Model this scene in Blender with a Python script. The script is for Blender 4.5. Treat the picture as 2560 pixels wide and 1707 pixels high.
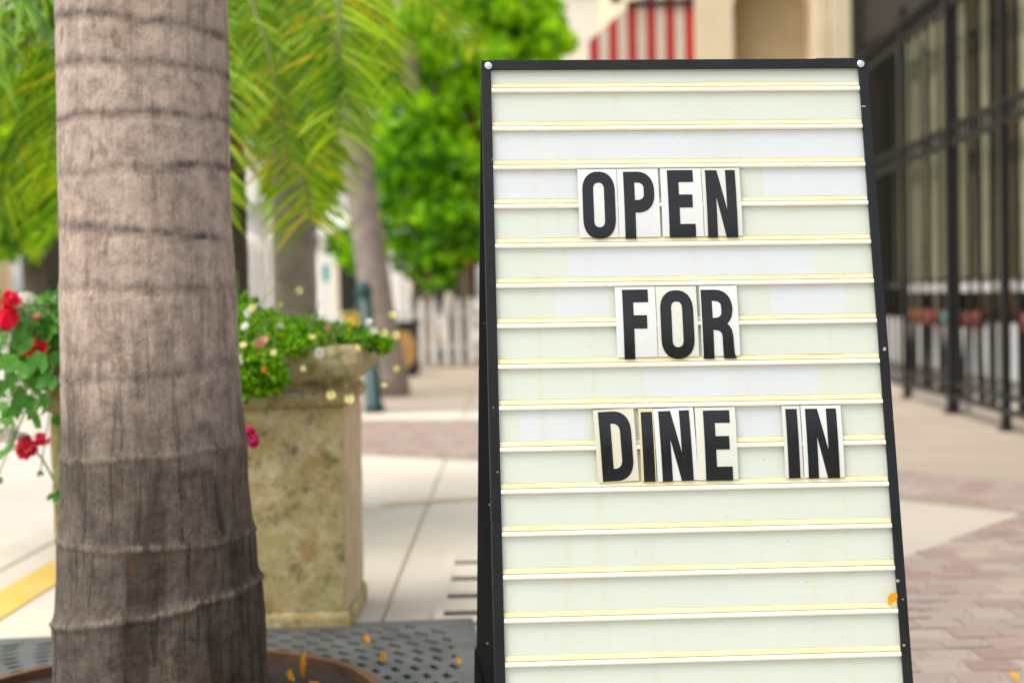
import bpy, bmesh, math, random
from math import sin, cos, pi, radians, sqrt, atan2
from mathutils import Vector, Matrix, noise

for o in list(bpy.data.objects):
    bpy.data.objects.remove(o)
sc = bpy.context.scene
COL = sc.collection
random.seed(7)

# ------------------------------------------------------------------ camera
FPX, CX, CY, CAMH = 3556.0, 1280.0, 853.5, 0.85     # photo pixels (2560 wide), metres
PITCH = math.atan((740 - CY) / FPX)
ROLL = radians(1.2)
FW = Vector((0, cos(PITCH), sin(PITCH)))
_r = Vector((1, 0, 0)); _u = _r.cross(FW)
RT = _r * cos(ROLL) - _u * sin(ROLL)
UP = _u * cos(ROLL) + _r * sin(ROLL)
CAM = Vector((0, 0, CAMH))
cd = bpy.data.cameras.new('camera')
cam = bpy.data.objects.new('camera', cd); COL.objects.link(cam)
cam.matrix_world = Matrix(((RT.x, UP.x, -FW.x, 0), (RT.y, UP.y, -FW.y, 0), (RT.z, UP.z, -FW.z, CAMH), (0, 0, 0, 1)))
cd.sensor_width = 36.0; cd.lens = 36.0 * FPX / 2560
cd.clip_start = 0.05; cd.clip_end = 2000
cd.dof.use_dof = True; cd.dof.focus_distance = 2.18; cd.dof.aperture_fstop = 2.75; cd.dof.aperture_blades = 0
sc.camera = cam
sc.render.resolution_x = 1024; sc.render.resolution_y = 682

# ------------------------------------------------------------------ sky, sun, exposure
SUN_EL, SUN_AZ = radians(66), radians(-120)   # azimuth from +Y towards +X: high on the left, a little behind the camera
w = bpy.data.worlds.new('World'); sc.world = w; w.use_nodes = True
nt = w.node_tree; nt.nodes.clear()
sky = nt.nodes.new('ShaderNodeTexSky'); sky.sky_type = 'NISHITA'; sky.sun_disc = False
sky.sun_elevation = SUN_EL; sky.sun_rotation = SUN_AZ
sky.air_density = 1.0; sky.dust_density = 2.2; sky.ozone_density = 0.6
bgn = nt.nodes.new('ShaderNodeBackground'); bgn.inputs['Strength'].default_value = 0.15
hs = nt.nodes.new('ShaderNodeHueSaturation'); hs.inputs['Saturation'].default_value = 0.35   # a white overcast sky
wo = nt.nodes.new('ShaderNodeOutputWorld')
nt.links.new(sky.outputs[0], hs.inputs['Color']); nt.links.new(hs.outputs[0], bgn.inputs[0]); nt.links.new(bgn.outputs[0], wo.inputs[0])
sl = bpy.data.lights.new('sun', 'SUN'); sl.energy = 1.2; sl.angle = radians(40); sl.color = (1, 0.93, 0.82)
sun = bpy.data.objects.new('sun', sl); COL.objects.link(sun)
sd = Vector((sin(SUN_AZ) * cos(SUN_EL), cos(SUN_AZ) * cos(SUN_EL), sin(SUN_EL)))
sun.rotation_euler = sd.to_track_quat('Z', 'Y').to_euler(); sun.location = (-3, -3, 8)
sc.view_settings.view_transform = 'Standard'; sc.view_settings.look = 'None'
sc.view_settings.gamma = 1; sc.view_settings.use_curve_mapping = False
sc.view_settings.exposure = 0.95

# ------------------------------------------------------------------ helpers
def ray(x, y): return FW + RT * ((x - CX) / FPX) - UP * ((y - CY) / FPX)
def gnd(x, y, z=0.0):
    d = ray(x, y); return CAM + d * ((z - CAMH) / d.z)
def atY(x, y, Y):
    d = ray(x, y); return CAM + d * (Y / d.y)

def tag(o, label, cat, group=None):
    o['label'] = label; o['category'] = cat
    if group: o['group'] = group
    return o
def empty(name, loc=(0, 0, 0), label=None, cat=None, group=None):
    o = bpy.data.objects.new(name, None); COL.objects.link(o); o.location = loc
    o.empty_display_size = 0.1
    if label: tag(o, label, cat, group)
    return o
def link(name, me, mats=None, parent=None):
    o = bpy.data.objects.new(name, me); COL.objects.link(o)
    if mats is not None and len(me.materials) == 0:
        for m in (mats if isinstance(mats, (list, tuple)) else [mats]): me.materials.append(m)
    if parent: o.parent = parent
    return o
class MB:
    def __init__(s): s.v = []; s.f = []; s.mi = []
    def add(s, vs, fs, mi=0):
        b = len(s.v); s.v += [tuple(p) for p in vs]
        for f in fs: s.f.append(tuple(b + i for i in f)); s.mi.append(mi)
        return s
    def box(s, x0, x1, y0, y1, z0, z1, mi=0):
        vs = [(x0, y0, z0), (x1, y0, z0), (x1, y1, z0), (x0, y1, z0), (x0, y0, z1), (x1, y0, z1), (x1, y1, z1), (x0, y1, z1)]
        return s.add(vs, [(3, 2, 1, 0), (4, 5, 6, 7), (0, 1, 5, 4), (1, 2, 6, 5), (2, 3, 7, 6), (3, 0, 4, 7)], mi)
    def tube(s, pts, rad, n=8, mi=0, cap=True):
        pts = [Vector(p) for p in pts]
        if not isinstance(rad, (list, tuple)): rad = [rad] * len(pts)
        rings = []; prev = None
        for i, p in enumerate(pts):
            t = (pts[min(i + 1, len(pts) - 1)] - pts[max(i - 1, 0)]).normalized()
            a = prev - t * prev.dot(t) if prev else t.orthogonal()
            a.normalize(); prev = a; b = t.cross(a)
            rings.append([p + (a * cos(2 * pi * k / n) + b * sin(2 * pi * k / n)) * rad[i] for k in range(n)])
        vs = [q for r in rings for q in r]; fs = []
        for i in range(len(pts) - 1):
            for k in range(n):
                k2 = (k + 1) % n; fs.append((i * n + k, i * n + k2, (i + 1) * n + k2, (i + 1) * n + k))
        if cap: fs += [tuple(range(n - 1, -1, -1)), tuple((len(pts) - 1) * n + k for k in range(n))]
        return s.add(vs, fs, mi)
    def prism(s, poly, z0, z1, mi=0, axis='z'):
        n = len(poly)
        m = {'z': lambda a, b, c: (a, b, c), 'y': lambda a, b, c: (a, c, b), 'x': lambda a, b, c: (c, a, b)}[axis]
        vs = [m(a, b, z0) for a, b in poly] + [m(a, b, z1) for a, b in poly]
        fs = [tuple(range(n - 1, -1, -1)), tuple(range(n, 2 * n))] + [(i, (i + 1) % n, n + (i + 1) % n, n + i) for i in range(n)]
        return s.add(vs, fs, mi)
    def lathe(s, prof, n=24, c=(0, 0), mi=0):
        vs = [(c[0] + r * cos(2 * pi * k / n), c[1] + r * sin(2 * pi * k / n), z) for r, z in prof for k in range(n)]
        fs = []
        for i in range(len(prof) - 1):
            for k in range(n):
                k2 = (k + 1) % n; fs.append((i * n + k, i * n + k2, (i + 1) * n + k2, (i + 1) * n + k))
        fs += [tuple(range(n - 1, -1, -1)), tuple((len(prof) - 1) * n + k for k in range(n))]
        return s.add(vs, fs, mi)
    def mesh(s, name, smooth=False, bevel=0, seg=2):
        me = bpy.data.meshes.new(name); me.from_pydata(s.v, [], s.f)
        me.polygons.foreach_set('material_index', s.mi)
        if bevel or smooth:
            bm = bmesh.new(); bm.from_mesh(me)
            bmesh.ops.recalc_face_normals(bm, faces=bm.faces)
            if bevel:
                es = [e for e in bm.edges if len(e.link_faces) == 2 and e.calc_face_angle(0) > 0.6]
                bmesh.ops.bevel(bm, geom=es, offset=bevel, segments=seg, affect='EDGES', profile=0.5, clamp_overlap=True)
            bm.to_mesh(me); bm.free()
        if smooth: me.polygons.foreach_set('use_smooth', [True] * len(me.polygons))
        me.update(); return me
    def build(s, name, mats, parent=None, smooth=False, bevel=0, seg=2):
        return link(name, s.mesh(name, smooth, bevel, seg), mats, parent)

# ------------------------------------------------------------------ materials
class NT:
    def __init__(s, name):
        s.m = bpy.data.materials.new(name); s.m.use_nodes = True; s.t = s.m.node_tree
        s.b = s.t.nodes['Principled BSDF']; s.o = s.t.nodes['Material Output']
    def n(s, ty, **kw):
        nd = s.t.nodes.new(ty)
        for k, v in kw.items(): setattr(nd, k, v)
        return nd
    def l(s, a, b): s.t.links.new(a, b)
    def coord(s, kind='Object', scale=(1, 1, 1)):
        tc = s.n('ShaderNodeTexCoord'); mp = s.n('ShaderNodeMapping'); mp.inputs['Scale'].default_value = scale
        s.l(tc.outputs[kind], mp.inputs['Vector']); return mp.outputs[0]
    def noise(s, vec, scale, detail=6, rough=0.6):
        nd = s.n('ShaderNodeTexNoise'); nd.inputs['Scale'].default_value = scale; nd.inputs['Detail'].default_value = detail
        nd.inputs['Roughness'].default_value = rough; s.l(vec, nd.inputs['Vector']); return nd.outputs['Fac']
    def ramp(s, fac, stops):
        r = s.n('ShaderNodeValToRGB'); s.l(fac, r.inputs[0]); e = r.color_ramp.elements
        while len(e) < len(stops): e.new(0.5)
        for i, (p, c) in enumerate(stops):
            e[i].position = p; e[i].color = (*c, 1) if len(c) == 3 else c
        return r.outputs[0]
    def mix(s, fac, a, b, mode='MIX'):
        m = s.n('ShaderNodeMix', data_type='RGBA', blend_type=mode)
        for sock, v in ((m.inputs[0], fac), (m.inputs[6], a), (m.inputs[7], b)):
            if hasattr(v, 'links'): s.l(v, sock)
            elif isinstance(v, (int, float)): sock.default_value = v
            else: sock.default_value = (*v, 1)
        return m.outputs[2]
    def math(s, op, a, b=None):
        m = s.n('ShaderNodeMath', operation=op)
        for i, v in enumerate((a, b)):
            if v is None: continue
            if hasattr(v, 'links'): s.l(v, m.inputs[i])
            else: m.inputs[i].default_value = v
        return m.outputs[0]
    def bump(s, h, strength, dist):
        b = s.n('ShaderNodeBump'); b.inputs['Strength'].default_value = strength; b.inputs['Distance'].default_value = dist
        s.l(h, b.inputs['Height']); s.l(b.outputs[0], s.b.inputs['Normal']); return b.outputs[0]
    def base(s, c):
        if hasattr(c, 'links'): s.l(c, s.b.inputs['Base Color'])
        else: s.b.inputs['Base Color'].default_value = (*c, 1)
    def set(s, **kw):
        for k, v in kw.items(): s.b.inputs[k.replace('_', ' ')].default_value = v
        return s

def simple(name, col, rough=0.5, metal=0.0, var=0.12, scale=8, bump=0.0, coord='Object'):
    t = NT(name); v = t.coord(coord); f = t.noise(v, scale)
    a = tuple(max(0, c * (1 - var)) for c in col); b = tuple(min(1, c * (1 + var)) for c in col)
    t.base(t.ramp(f, [(0.3, a), (0.7, b)])); t.set(Roughness=rough, Metallic=metal)
    if bump: t.bump(t.noise(v, scale * 12), bump, 0.002)
    return t.m

def leafy(name, stops, rough=0.45, transl=0.35, tcol=None, spot=None):
    """foliage: every leaf (mesh island) has its own tint; light shines through"""
    t = NT(name); g = t.n('ShaderNodeNewGeometry'); oi = t.n('ShaderNodeObjectInfo')
    v = t.coord('Object'); f = t.noise(v, 1.7, 3)
    k = t.math('ADD', t.math('MULTIPLY', g.outputs['Random Per Island'], 0.6), t.math('MULTIPLY', f, 0.4))
    k = t.math('ADD', k, t.math('MULTIPLY', t.math('SUBTRACT', oi.outputs['Random'], 0.5), 0.25))
    c = t.ramp(k, stops)
    if spot:
        c = t.mix(t.math('GREATER_THAN', g.outputs['Random Per Island'], spot[0]), c, spot[1])
    t.base(c); t.set(Roughness=rough); t.b.inputs['Specular IOR Level'].default_value = 0.22
    tr = t.n('ShaderNodeBsdfTranslucent'); ms = t.n('ShaderNodeMixShader'); ms.inputs[0].default_value = transl
    tc = t.mix(1.0, c, tcol or (1.0, 1.0, 0.55), 'MULTIPLY'); hv = t.n('ShaderNodeHueSaturation'); hv.inputs['Value'].default_value = 1.8
    t.l(tc, hv.inputs['Color']); t.l(hv.outputs[0], tr.inputs[0])
    t.l(t.b.outputs[0], ms.inputs[1]); t.l(tr.outputs[0], ms.inputs[2]); t.l(ms.outputs[0], t.o.inputs[0])
    return t.m

M = {}
# sign
def m_black_frame():
    t = NT('black_powder_coat'); v = t.coord('Object')
    s = t.noise(v, 260, 2); n = t.noise(v, 9)
    c = t.ramp(n, [(0.3, (0.006, 0.007, 0.008)), (0.75, (0.013, 0.0145, 0.016))])
    sp = t.ramp(t.noise(v, 75, 1, 0.3), [(0.765, (0, 0, 0)), (0.78, (1, 1, 1))])
    c = t.mix(sp, c, (0.35, 0.33, 0.3))
    t.base(c); t.l(t.ramp(n, [(0.3, (0.36,) * 3), (0.7, (0.5,) * 3)]), t.b.inputs['Roughness'])
    t.bump(s, 0.15, 0.0006); t.b.inputs['Specular IOR Level'].default_value = 0.3; return t.m
M['frame'] = m_black_frame()
def m_panel(name, col, dirt):
    t = NT(name); v = t.coord('Object')
    n = t.noise(v, 6, 4); sp = t.ramp(t.noise(v, 110, 2, 0.5), [(0.755, (0, 0, 0)), (0.785, (1, 1, 1))])
    c = t.ramp(n, [(0.3, tuple(x * 0.955 for x in col)), (0.7, col)])
    st = t.ramp(t.noise(t.coord('Object', (38, 1, 2.5)), 1.0, 5), [(0.54, (0, 0, 0)), (0.8, (1, 1, 1))])
    c = t.mix(t.math('MULTIPLY', st, 0.55), c, tuple(a * b for a, b in zip(col, (0.93, 0.86, 0.62))))
    c = t.mix(t.math('MULTIPLY', sp, dirt), c, (0.32, 0.25, 0.14))
    t.base(c); t.set(Roughness=0.3); t.b.inputs['Subsurface Weight'].default_value = 0.0
    t.bump(n, 0.05, 0.004); return t.m
M['panel_aged'] = m_panel('aged_panel_plastic', (0.63, 0.675, 0.59), 0.5)
M['panel_fresh'] = m_panel('clean_panel_plastic', (0.64, 0.675, 0.685), 0.3)
def m_track(name, col, stain):
    t = NT(name); v = t.coord('Object', (6, 30, 30)); n = t.noise(v, 1.6, 6)
    c = t.ramp(n, [(0.38, col), (0.72, tuple(a * b for a, b in zip(col, stain)))])
    d = t.ramp(t.noise(t.coord('Object', (60, 60, 60)), 2.2, 3), [(0.63, (0, 0, 0)), (0.72, (1, 1, 1))])
    c = t.mix(t.math('MULTIPLY', d, 0.35), c, (0.42, 0.27, 0.10))
    t.base(c); t.set(Roughness=0.28); return t.m
M['track_cream'] = m_track('yellowed_track_plastic', (0.79, 0.72, 0.48), (0.96, 0.88, 0.68))
M['track_white'] = m_track('white_track_plastic', (0.80, 0.785, 0.71), (1.0, 0.97, 0.86))
def m_tile(name, col):
    t = NT(name); v = t.coord('Object'); n = t.noise(v, 14)
    t.base(t.ramp(n, [(0.3, tuple(c * 0.97 for c in col)), (0.7, col)])); t.set(Roughness=0.18); t.b.inputs['Alpha'].default_value = 0.95
    t.bump(t.noise(v, 22, 2), 0.06, 0.003); return t.m
M['tile_white'] = m_tile('white_letter_tile', (0.72, 0.745, 0.725))
M['tile_cream'] = m_tile('cream_letter_tile', (0.70, 0.705, 0.62))
M['tile_tan'] = m_tile('tan_letter_tile', (0.69, 0.655, 0.53))
M['tile_yellow'] = m_tile('yellowed_letter_tile', (0.70, 0.64, 0.38))
def m_ink():
    t = NT('black_letter_ink'); v = t.coord('Object'); n = t.noise(v, 16, 3)
    sc_ = t.ramp(t.noise(t.coord('Object', (420, 1, 30)), 1, 2), [(0.70, (0, 0, 0)), (0.74, (1, 1, 1))])
    t.base(t.mix(t.math('MULTIPLY', sc_, 0.25), (0.008, 0.008, 0.008), (0.25, 0.25, 0.24)))
    t.l(t.ramp(n, [(0.35, (0.14,) * 3), (0.7, (0.26,) * 3)]), t.b.inputs['Roughness'])
    t.bump(t.noise(v, 24, 2), 0.06, 0.004); return t.m
M['ink'] = m_ink(); M['ink'].node_tree.nodes['Principled BSDF'].inputs['Specular IOR Level'].default_value = 0.5
M['screw'] = simple('bright_zinc', (0.75, 0.76, 0.76), 0.28, 0.9, 0.1, 200)

# palm trunk
def m_trunk():
    t = NT('ringed_palm_bark'); v = t.coord('Object')
    at = t.n('ShaderNodeAttribute', attribute_name='scar'); bdk = t.n('ShaderNodeAttribute', attribute_name='age')
    fib = t.math('ADD', t.math('MULTIPLY', t.noise(t.coord('Object', (130, 130, 16)), 1.0, 5, 0.65), 0.55), t.math('MULTIPLY', t.noise(t.coord('Object', (22, 22, 14)), 1.0, 6, 0.7), 0.45))
    blot = t.noise(v, 7, 5); big = t.noise(v, 2.3, 3)
    pale = t.ramp(fib, [(0.25, (0.37, 0.29, 0.245)), (0.7, (0.57, 0.465, 0.40))])
    dark = t.ramp(fib, [(0.25, (0.07, 0.056, 0.045)), (0.55, (0.15, 0.122, 0.10)), (0.8, (0.24, 0.198, 0.158))])
    a = t.math('ADD', bdk.outputs['Fac'], t.math('MULTIPLY', t.math('SUBTRACT', blot, 0.5), 0.8))
    c = t.mix(t.ramp(a, [(0.25, (0, 0, 0)), (0.75, (1, 1, 1))]), pale, dark)
    c = t.mix(t.math('MULTIPLY', t.ramp(big, [(0.5, (0, 0, 0)), (0.75, (1, 1, 1))]), 0.45), c, (0.30, 0.20, 0.125))
    # dark vertical weeping streaks and small wounds
    stk = t.ramp(t.noise(t.coord('Object', (16, 16, 2.2)), 1.0, 4), [(0.51, (0, 0, 0)), (0.62, (1, 1, 1))])
    c = t.mix(t.math('MULTIPLY', stk, t.math('ADD', t.math('MULTIPLY', bdk.outputs['Fac'], 0.5), 0.25)), c, (0.05, 0.036, 0.026))
    crk = t.ramp(t.noise(t.coord('Object', (48, 48, 3.2)), 1.0, 3, 0.5), [(0.585, (0, 0, 0)), (0.63, (1, 1, 1))]); c = t.mix(t.math('MULTIPLY', crk, t.math('ADD', t.math('MULTIPLY', bdk.outputs['Fac'], 0.5), 0.10)), c, (0.035, 0.026, 0.02))
    wd = t.ramp(t.noise(t.coord('Object', (34, 34, 13)), 1.0, 2, 0.4), [(0.665, (0, 0, 0)), (0.72, (1, 1, 1))])
    mot = t.ramp(t.noise(v, 26, 8, 0.75), [(0.33, (0.50, 0.48, 0.46)), (0.5, (0.92, 0.9, 0.88)), (0.66, (1.18, 1.15, 1.12))]); c = t.mix(1.0, c, mot, 'MULTIPLY')
    c = t.mix(t.math('MULTIPLY', wd, 0.45), c, (0.12, 0.065, 0.03))
    sn = t.math('MULTIPLY', at.outputs['Fac'], t.ramp(t.noise(t.coord('Object', (60, 60, 24)), 1.0, 4), [(0.3, (0.35,) * 3), (0.6, (1,) * 3)]))
    c = t.mix(t.math('MULTIPLY', sn, 0.95), c, (0.055, 0.047, 0.042))
    lip = t.n('ShaderNodeAttribute', attribute_name='lip')
    c = t.mix(t.math('MULTIPLY', t.math('MULTIPLY', lip.outputs['Fac'], t.ramp(t.noise(t.coord('Object', (80, 80, 12)), 1.0, 3), [(0.4, (0, 0, 0)), (0.6, (1, 1, 1))])), 0.6), c, (0.42, 0.345, 0.26))
    t.base(c); t.set(Roughness=0.85); t.b.inputs['Specular IOR Level'].default_value = 0.25
    h = t.math('ADD', t.math('MULTIPLY', fib, 0.7), t.math('MULTIPLY', t.noise(v, 60, 4), 0.5))
    t.bump(h, 0.9, 0.009); return t.m
M['trunk'] = m_trunk()
M['trunk_grey'] = simple('grey_palm_bark', (0.30, 0.25, 0.215), 0.9, 0, 0.3, 9, 0.5)
M['trunk_dark'] = simple('dark_fibrous_bark', (0.07, 0.05, 0.035), 0.9, 0, 0.4, 12, 0.5)
M['trunk_pink'] = simple('pinkish_palm_bark', (0.42, 0.32, 0.28), 0.9, 0, 0.25, 6, 0.5)
M['bark'] = simple('brown_tree_bark', (0.12, 0.09, 0.065), 0.9, 0, 0.3, 14, 0.6)
M['frond'] = leafy('palm_leaflet', [(0.15, (0.05, 0.15, 0.005)), (0.45, (0.19, 0.37, 0.010)), (0.85, (0.50, 0.66, 0.025))], 0.4, 0.4, (1, 1, 0.35), (0.965, (0.66, 0.50, 0.02)))
M['frond2'] = leafy('green_palm_leaflet', [(0.15, (0.05, 0.15, 0.008)), (0.45, (0.15, 0.32, 0.015)), (0.85, (0.36, 0.52, 0.035))], 0.4, 0.4, (1, 1, 0.4), (0.96, (0.55, 0.42, 0.03)))
M['frond_dry'] = leafy('dry_palm_leaflet', [(0.2, (0.22, 0.15, 0.09)), (0.8, (0.42, 0.31, 0.20))], 0.8, 0.2, (1, 0.9, 0.7))
M['rachis'] = simple('frond_stalk', (0.17, 0.19, 0.04), 0.5, 0, 0.2, 10)
M['leaf_a'] = leafy('bright_tree_leaf', [(0.2, (0.03, 0.13, 0.004)), (0.5, (0.18, 0.42, 0.008)), (0.8, (0.46, 0.72, 0.02))], 0.4, 0.45, (1, 1, 0.3))
M['leaf_b'] = leafy('yellow_green_tree_leaf', [(0.2, (0.04, 0.14, 0.004)), (0.5, (0.24, 0.42, 0.010)), (0.8, (0.52, 0.68, 0.03))], 0.4, 0.45, (1, 1, 0.35))
M['leaf_c'] = leafy('deep_green_tree_leaf', [(0.15, (0.02, 0.08, 0.004)), (0.5, (0.06, 0.20, 0.008)), (0.85, (0.16, 0.36, 0.02))], 0.4, 0.3, (1, 1, 0.35))
M['small_leaf'] = leafy('small_trailing_leaf', [(0.15, (0.05, 0.19, 0.004)), (0.5, (0.20, 0.44, 0.008)), (0.85, (0.46, 0.66, 0.03))], 0.45, 0.3, (1, 1, 0.35))
M['ger_leaf'] = leafy('geranium_leaf_green', [(0.15, (0.02, 0.10, 0.010)), (0.5, (0.07, 0.24, 0.03)), (0.85, (0.18, 0.42, 0.06))], 0.5, 0.25, (1, 1, 0.5))
M['stem'] = simple('green_stem', (0.16, 0.24, 0.05), 0.5, 0, 0.2, 30)
M['red'] = leafy('red_petal', [(0.2, (0.60, 0.002, 0.03)), (0.8, (0.90, 0.012, 0.075))], 0.45, 0.2, (1, 0.5, 0.5))
M['magenta'] = leafy('magenta_petal', [(0.2, (0.50, 0.004, 0.10)), (0.8, (0.75, 0.01, 0.22))], 0.45, 0.2, (1, 0.5, 0.7))
M['white_petal'] = leafy('white_petal', [(0.2, (0.70, 0.68, 0.62)), (0.8, (0.86, 0.85, 0.80))], 0.5, 0.2, (1, 1, 0.9))
M['yellow_petal'] = leafy('yellow_petal', [(0.2, (0.74, 0.62, 0.16)), (0.8, (0.85, 0.78, 0.36))], 0.5, 0.2, (1, 1, 0.8))
M['pink_petal'] = leafy('pink_petal', [(0.2, (0.72, 0.30, 0.20)), (0.8, (0.85, 0.45, 0.34))], 0.5, 0.2, (1, 0.8, 0.8))
M['dry_leaf'] = leafy('orange_dry_leaf', [(0.2, (0.62, 0.24, 0.008)), (0.8, (0.85, 0.48, 0.02))], 0.5, 0.3, (1, 0.8, 0.4))

# planter, ground
def m_planter(name, moss, k=1.0):
    t = NT(name); v = t.coord('Object'); a = t.noise(v, 12.0, 10, 0.8); b = t.noise(v, 9.0, 8, 0.7); c_ = t.noise(v, 70, 4)
    K = lambda c: tuple(x * k for x in c)
    c = t.ramp(a, [(0.32, K((0.20, 0.145, 0.065))), (0.47, K((0.42, 0.32, 0.155))), (0.56, K((0.50, 0.41, 0.23))), (0.68, K((0.62, 0.54, 0.36)))])
    c = t.mix(t.math('MULTIPLY', t.ramp(b, [(0.44, (0, 0, 0)), (0.56, (1, 1, 1))]), moss), c, (0.42, 0.385, 0.11))
    c = t.mix(t.math('MULTIPLY', t.ramp(t.noise(v, 6.5, 8, 0.7), [(0.54, (0, 0, 0)), (0.64, (1, 1, 1))]), 0.7), c, (0.40, 0.225, 0.05))
    c = t.mix(t.math('MULTIPLY', t.ramp(t.noise(v, 15, 8, 0.75), [(0.53, (0, 0, 0)), (0.63, (1, 1, 1))]), 0.75), c, (0.10, 0.088, 0.04))
    c = t.mix(t.math('MULTIPLY', t.ramp(t.noise(v, 20, 8, 0.75), [(0.56, (0, 0, 0)), (0.66, (1, 1, 1))]), 0.6), c, (0.66, 0.60, 0.47))
    t.base(c); t.set(Roughness=0.9); t.bump(t.math('ADD', a, t.math('MULTIPLY', c_, 0.5)), 0.6, 0.008); return t.m
M['planter'] = m_planter('mossy_cast_stone', 0.45, 1.4)
M['planter_rim'] = m_planter('worn_cast_stone', 0.35)
M['planter_side'] = simple('clean_cast_stone', (0.62, 0.47, 0.29), 0.9, 0, 0.18, 7, 0.5)  # smooth tan side face; colour also lightened to stand in for side light
M['soil'] = simple('dark_soil', (0.035, 0.024, 0.016), 0.95, 0, 0.5, 60, 0.8)
def m_concrete(name, col, var=0.1, tint=(0.86, 0.78, 0.64), joint=None):
    t = NT(name); v = t.coord('Object'); a = t.noise(v, 1.3, 8, 0.6); b = t.noise(v, 160, 2); d = t.noise(v, 0.5, 4)
    oi = t.n('ShaderNodeObjectInfo')
    c = t.ramp(a, [(0.3, tuple(x * (1 - var) for x in col)), (0.7, tuple(min(1, x * (1 + var)) for x in col))])
    c = t.mix(t.math('MULTIPLY', t.ramp(d, [(0.45, (0, 0, 0)), (0.7, (1, 1, 1))]), 0.5), c, tuple(x * y for x, y in zip(col, tint)))
    c = t.mix(t.math('MULTIPLY', t.ramp(b, [(0.55, (0, 0, 0)), (0.7, (1, 1, 1))]), 0.25), c, tuple(x * 0.6 for x in col))
    c = t.mix(t.math('MULTIPLY', oi.outputs['Random'], 0.35), c, tuple(x * y for x, y in zip(col, (0.88, 0.84, 0.78))))
    t.base(c); t.set(Roughness=0.8); t.bump(b, 0.3, 0.002); return t.m
M['concrete'] = m_concrete('pale_sidewalk_concrete', (0.70, 0.625, 0.535))
M['concrete_beige'] = m_concrete('beige_sidewalk_concrete', (0.53, 0.465, 0.39))
M['concrete_tan'] = m_concrete('tan_sidewalk_concrete', (0.42, 0.35, 0.28))
M['street'] = m_concrete('pale_street_concrete', (0.58, 0.525, 0.455))
M['mortar'] = simple('dirty_joint', (0.42, 0.34, 0.26), 0.95, 0, 0.2, 20)
def m_brick():
    t = NT('worn_pink_brick'); oi = t.n('ShaderNodeObjectInfo'); g = t.n('ShaderNodeNewGeometry'); v = t.coord('Object')
    k = t.math('FRACT', t.math('ADD', oi.outputs['Random'], g.outputs['Random Per Island']))
    c = t.ramp(k, [(0.0, (0.29, 0.20, 0.17)), (0.35, (0.36, 0.26, 0.22)), (0.65, (0.33, 0.27, 0.235)), (1.0, (0.41, 0.325, 0.265))])
    n = t.noise(v, 28, 6)
    c = t.mix(t.math('MULTIPLY', t.ramp(n, [(0.5, (0, 0, 0)), (0.75, (1, 1, 1))]), 0.5), c, (0.44, 0.36, 0.28))
    c = t.mix(t.math('MULTIPLY', t.ramp(t.noise(v, 40, 3), [(0.6, (0, 0, 0)), (0.8, (1, 1, 1))]), 0.5), c, (0.16, 0.11, 0.085))
    t.base(c); t.set(Roughness=0.85); t.bump(n, 0.5, 0.004); return t.m
M['brick'] = m_brick()
M['brick_joint'] = simple('sandy_brick_joint', (0.33, 0.265, 0.215), 0.95, 0, 0.25, 40)
def m_yellow():
    t = NT('worn_yellow_paint'); v = t.coord('Object'); n = t.noise(v, 5, 6); 
    c = t.ramp(n, [(0.35, (0.70, 0.44, 0.06)), (0.65, (0.76, 0.53, 0.14))])
    w_ = t.ramp(t.noise(t.coord('Object', (9, 3, 1)), 1.3, 6), [(0.60, (0, 0, 0)), (0.68, (1, 1, 1))])
    t.base(t.mix(t.math('MULTIPLY', w_, 0.8), c, (0.52, 0.46, 0.38))); t.set(Roughness=0.7); return t.m
M['yellow'] = m_yellow()
M['yellow_faint'] = simple('faded_yellow_paint', (0.60, 0.48, 0.27), 0.8, 0, 0.12, 6)
def m_iron():
    t = NT('weathered_cast_iron'); v = t.coord('Object'); n = t.noise(v, 9, 6)
    c = t.ramp(n, [(0.3, (0.085, 0.092, 0.088)), (0.6, (0.145, 0.152, 0.145)), (0.8, (0.21, 0.208, 0.19))])
    c = t.mix(t.math('MULTIPLY', t.ramp(t.noise(v, 4, 4), [(0.55, (0, 0, 0)), (0.75, (1, 1, 1))]), 0.35), c, (0.20, 0.14, 0.09))
    t.base(c); t.set(Roughness=0.6, Metallic=0.2); t.bump(t.noise(v, 90, 3), 0.4, 0.002); return t.m
M['iron'] = m_iron()
M['rust'] = simple('rusty_iron', (0.17, 0.085, 0.045), 0.8, 0.2, 0.35, 14, 0.5)
M['pit'] = simple('dark_pit', (0.006, 0.005, 0.004), 0.95)  # flat black sheet under slots; the hollow's shade is in its colour
M['black_iron'] = simple('black_wrought_iron', (0.014, 0.014, 0.014), 0.45, 0.3, 0.2, 20)
M['green_paint'] = simple('dark_green_gloss_paint', (0.006, 0.05, 0.045), 0.35, 0, 0.2, 10)
M['cream'] = simple('cream_stucco', (0.86, 0.70, 0.47), 0.9, 0, 0.08, 3, 0.3)
M['cream_trim'] = simple('pale_cream_trim', (0.80, 0.67, 0.46), 0.8, 0, 0.06, 3)
M['tan'] = simple('tan_stucco', (0.50, 0.38, 0.21), 0.9, 0, 0.1, 3, 0.3)
M['white_wall'] = simple('white_stucco', (0.74, 0.72, 0.68), 0.9, 0, 0.06, 2)
M['grey_stone'] = simple('grey_stone', (0.42, 0.40, 0.38), 0.9, 0, 0.15, 3)
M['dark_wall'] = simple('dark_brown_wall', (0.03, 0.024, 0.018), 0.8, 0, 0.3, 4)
M['awning_red'] = simple('red_awning_canvas', (0.50, 0.03, 0.022), 0.8, 0, 0.08, 5)
M['awning_white'] = simple('cream_awning_canvas', (0.72, 0.60, 0.48), 0.8, 0, 0.05, 5)
M['canvas'] = simple('white_canvas', (0.80, 0.79, 0.76), 0.8, 0, 0.04, 3)
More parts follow.
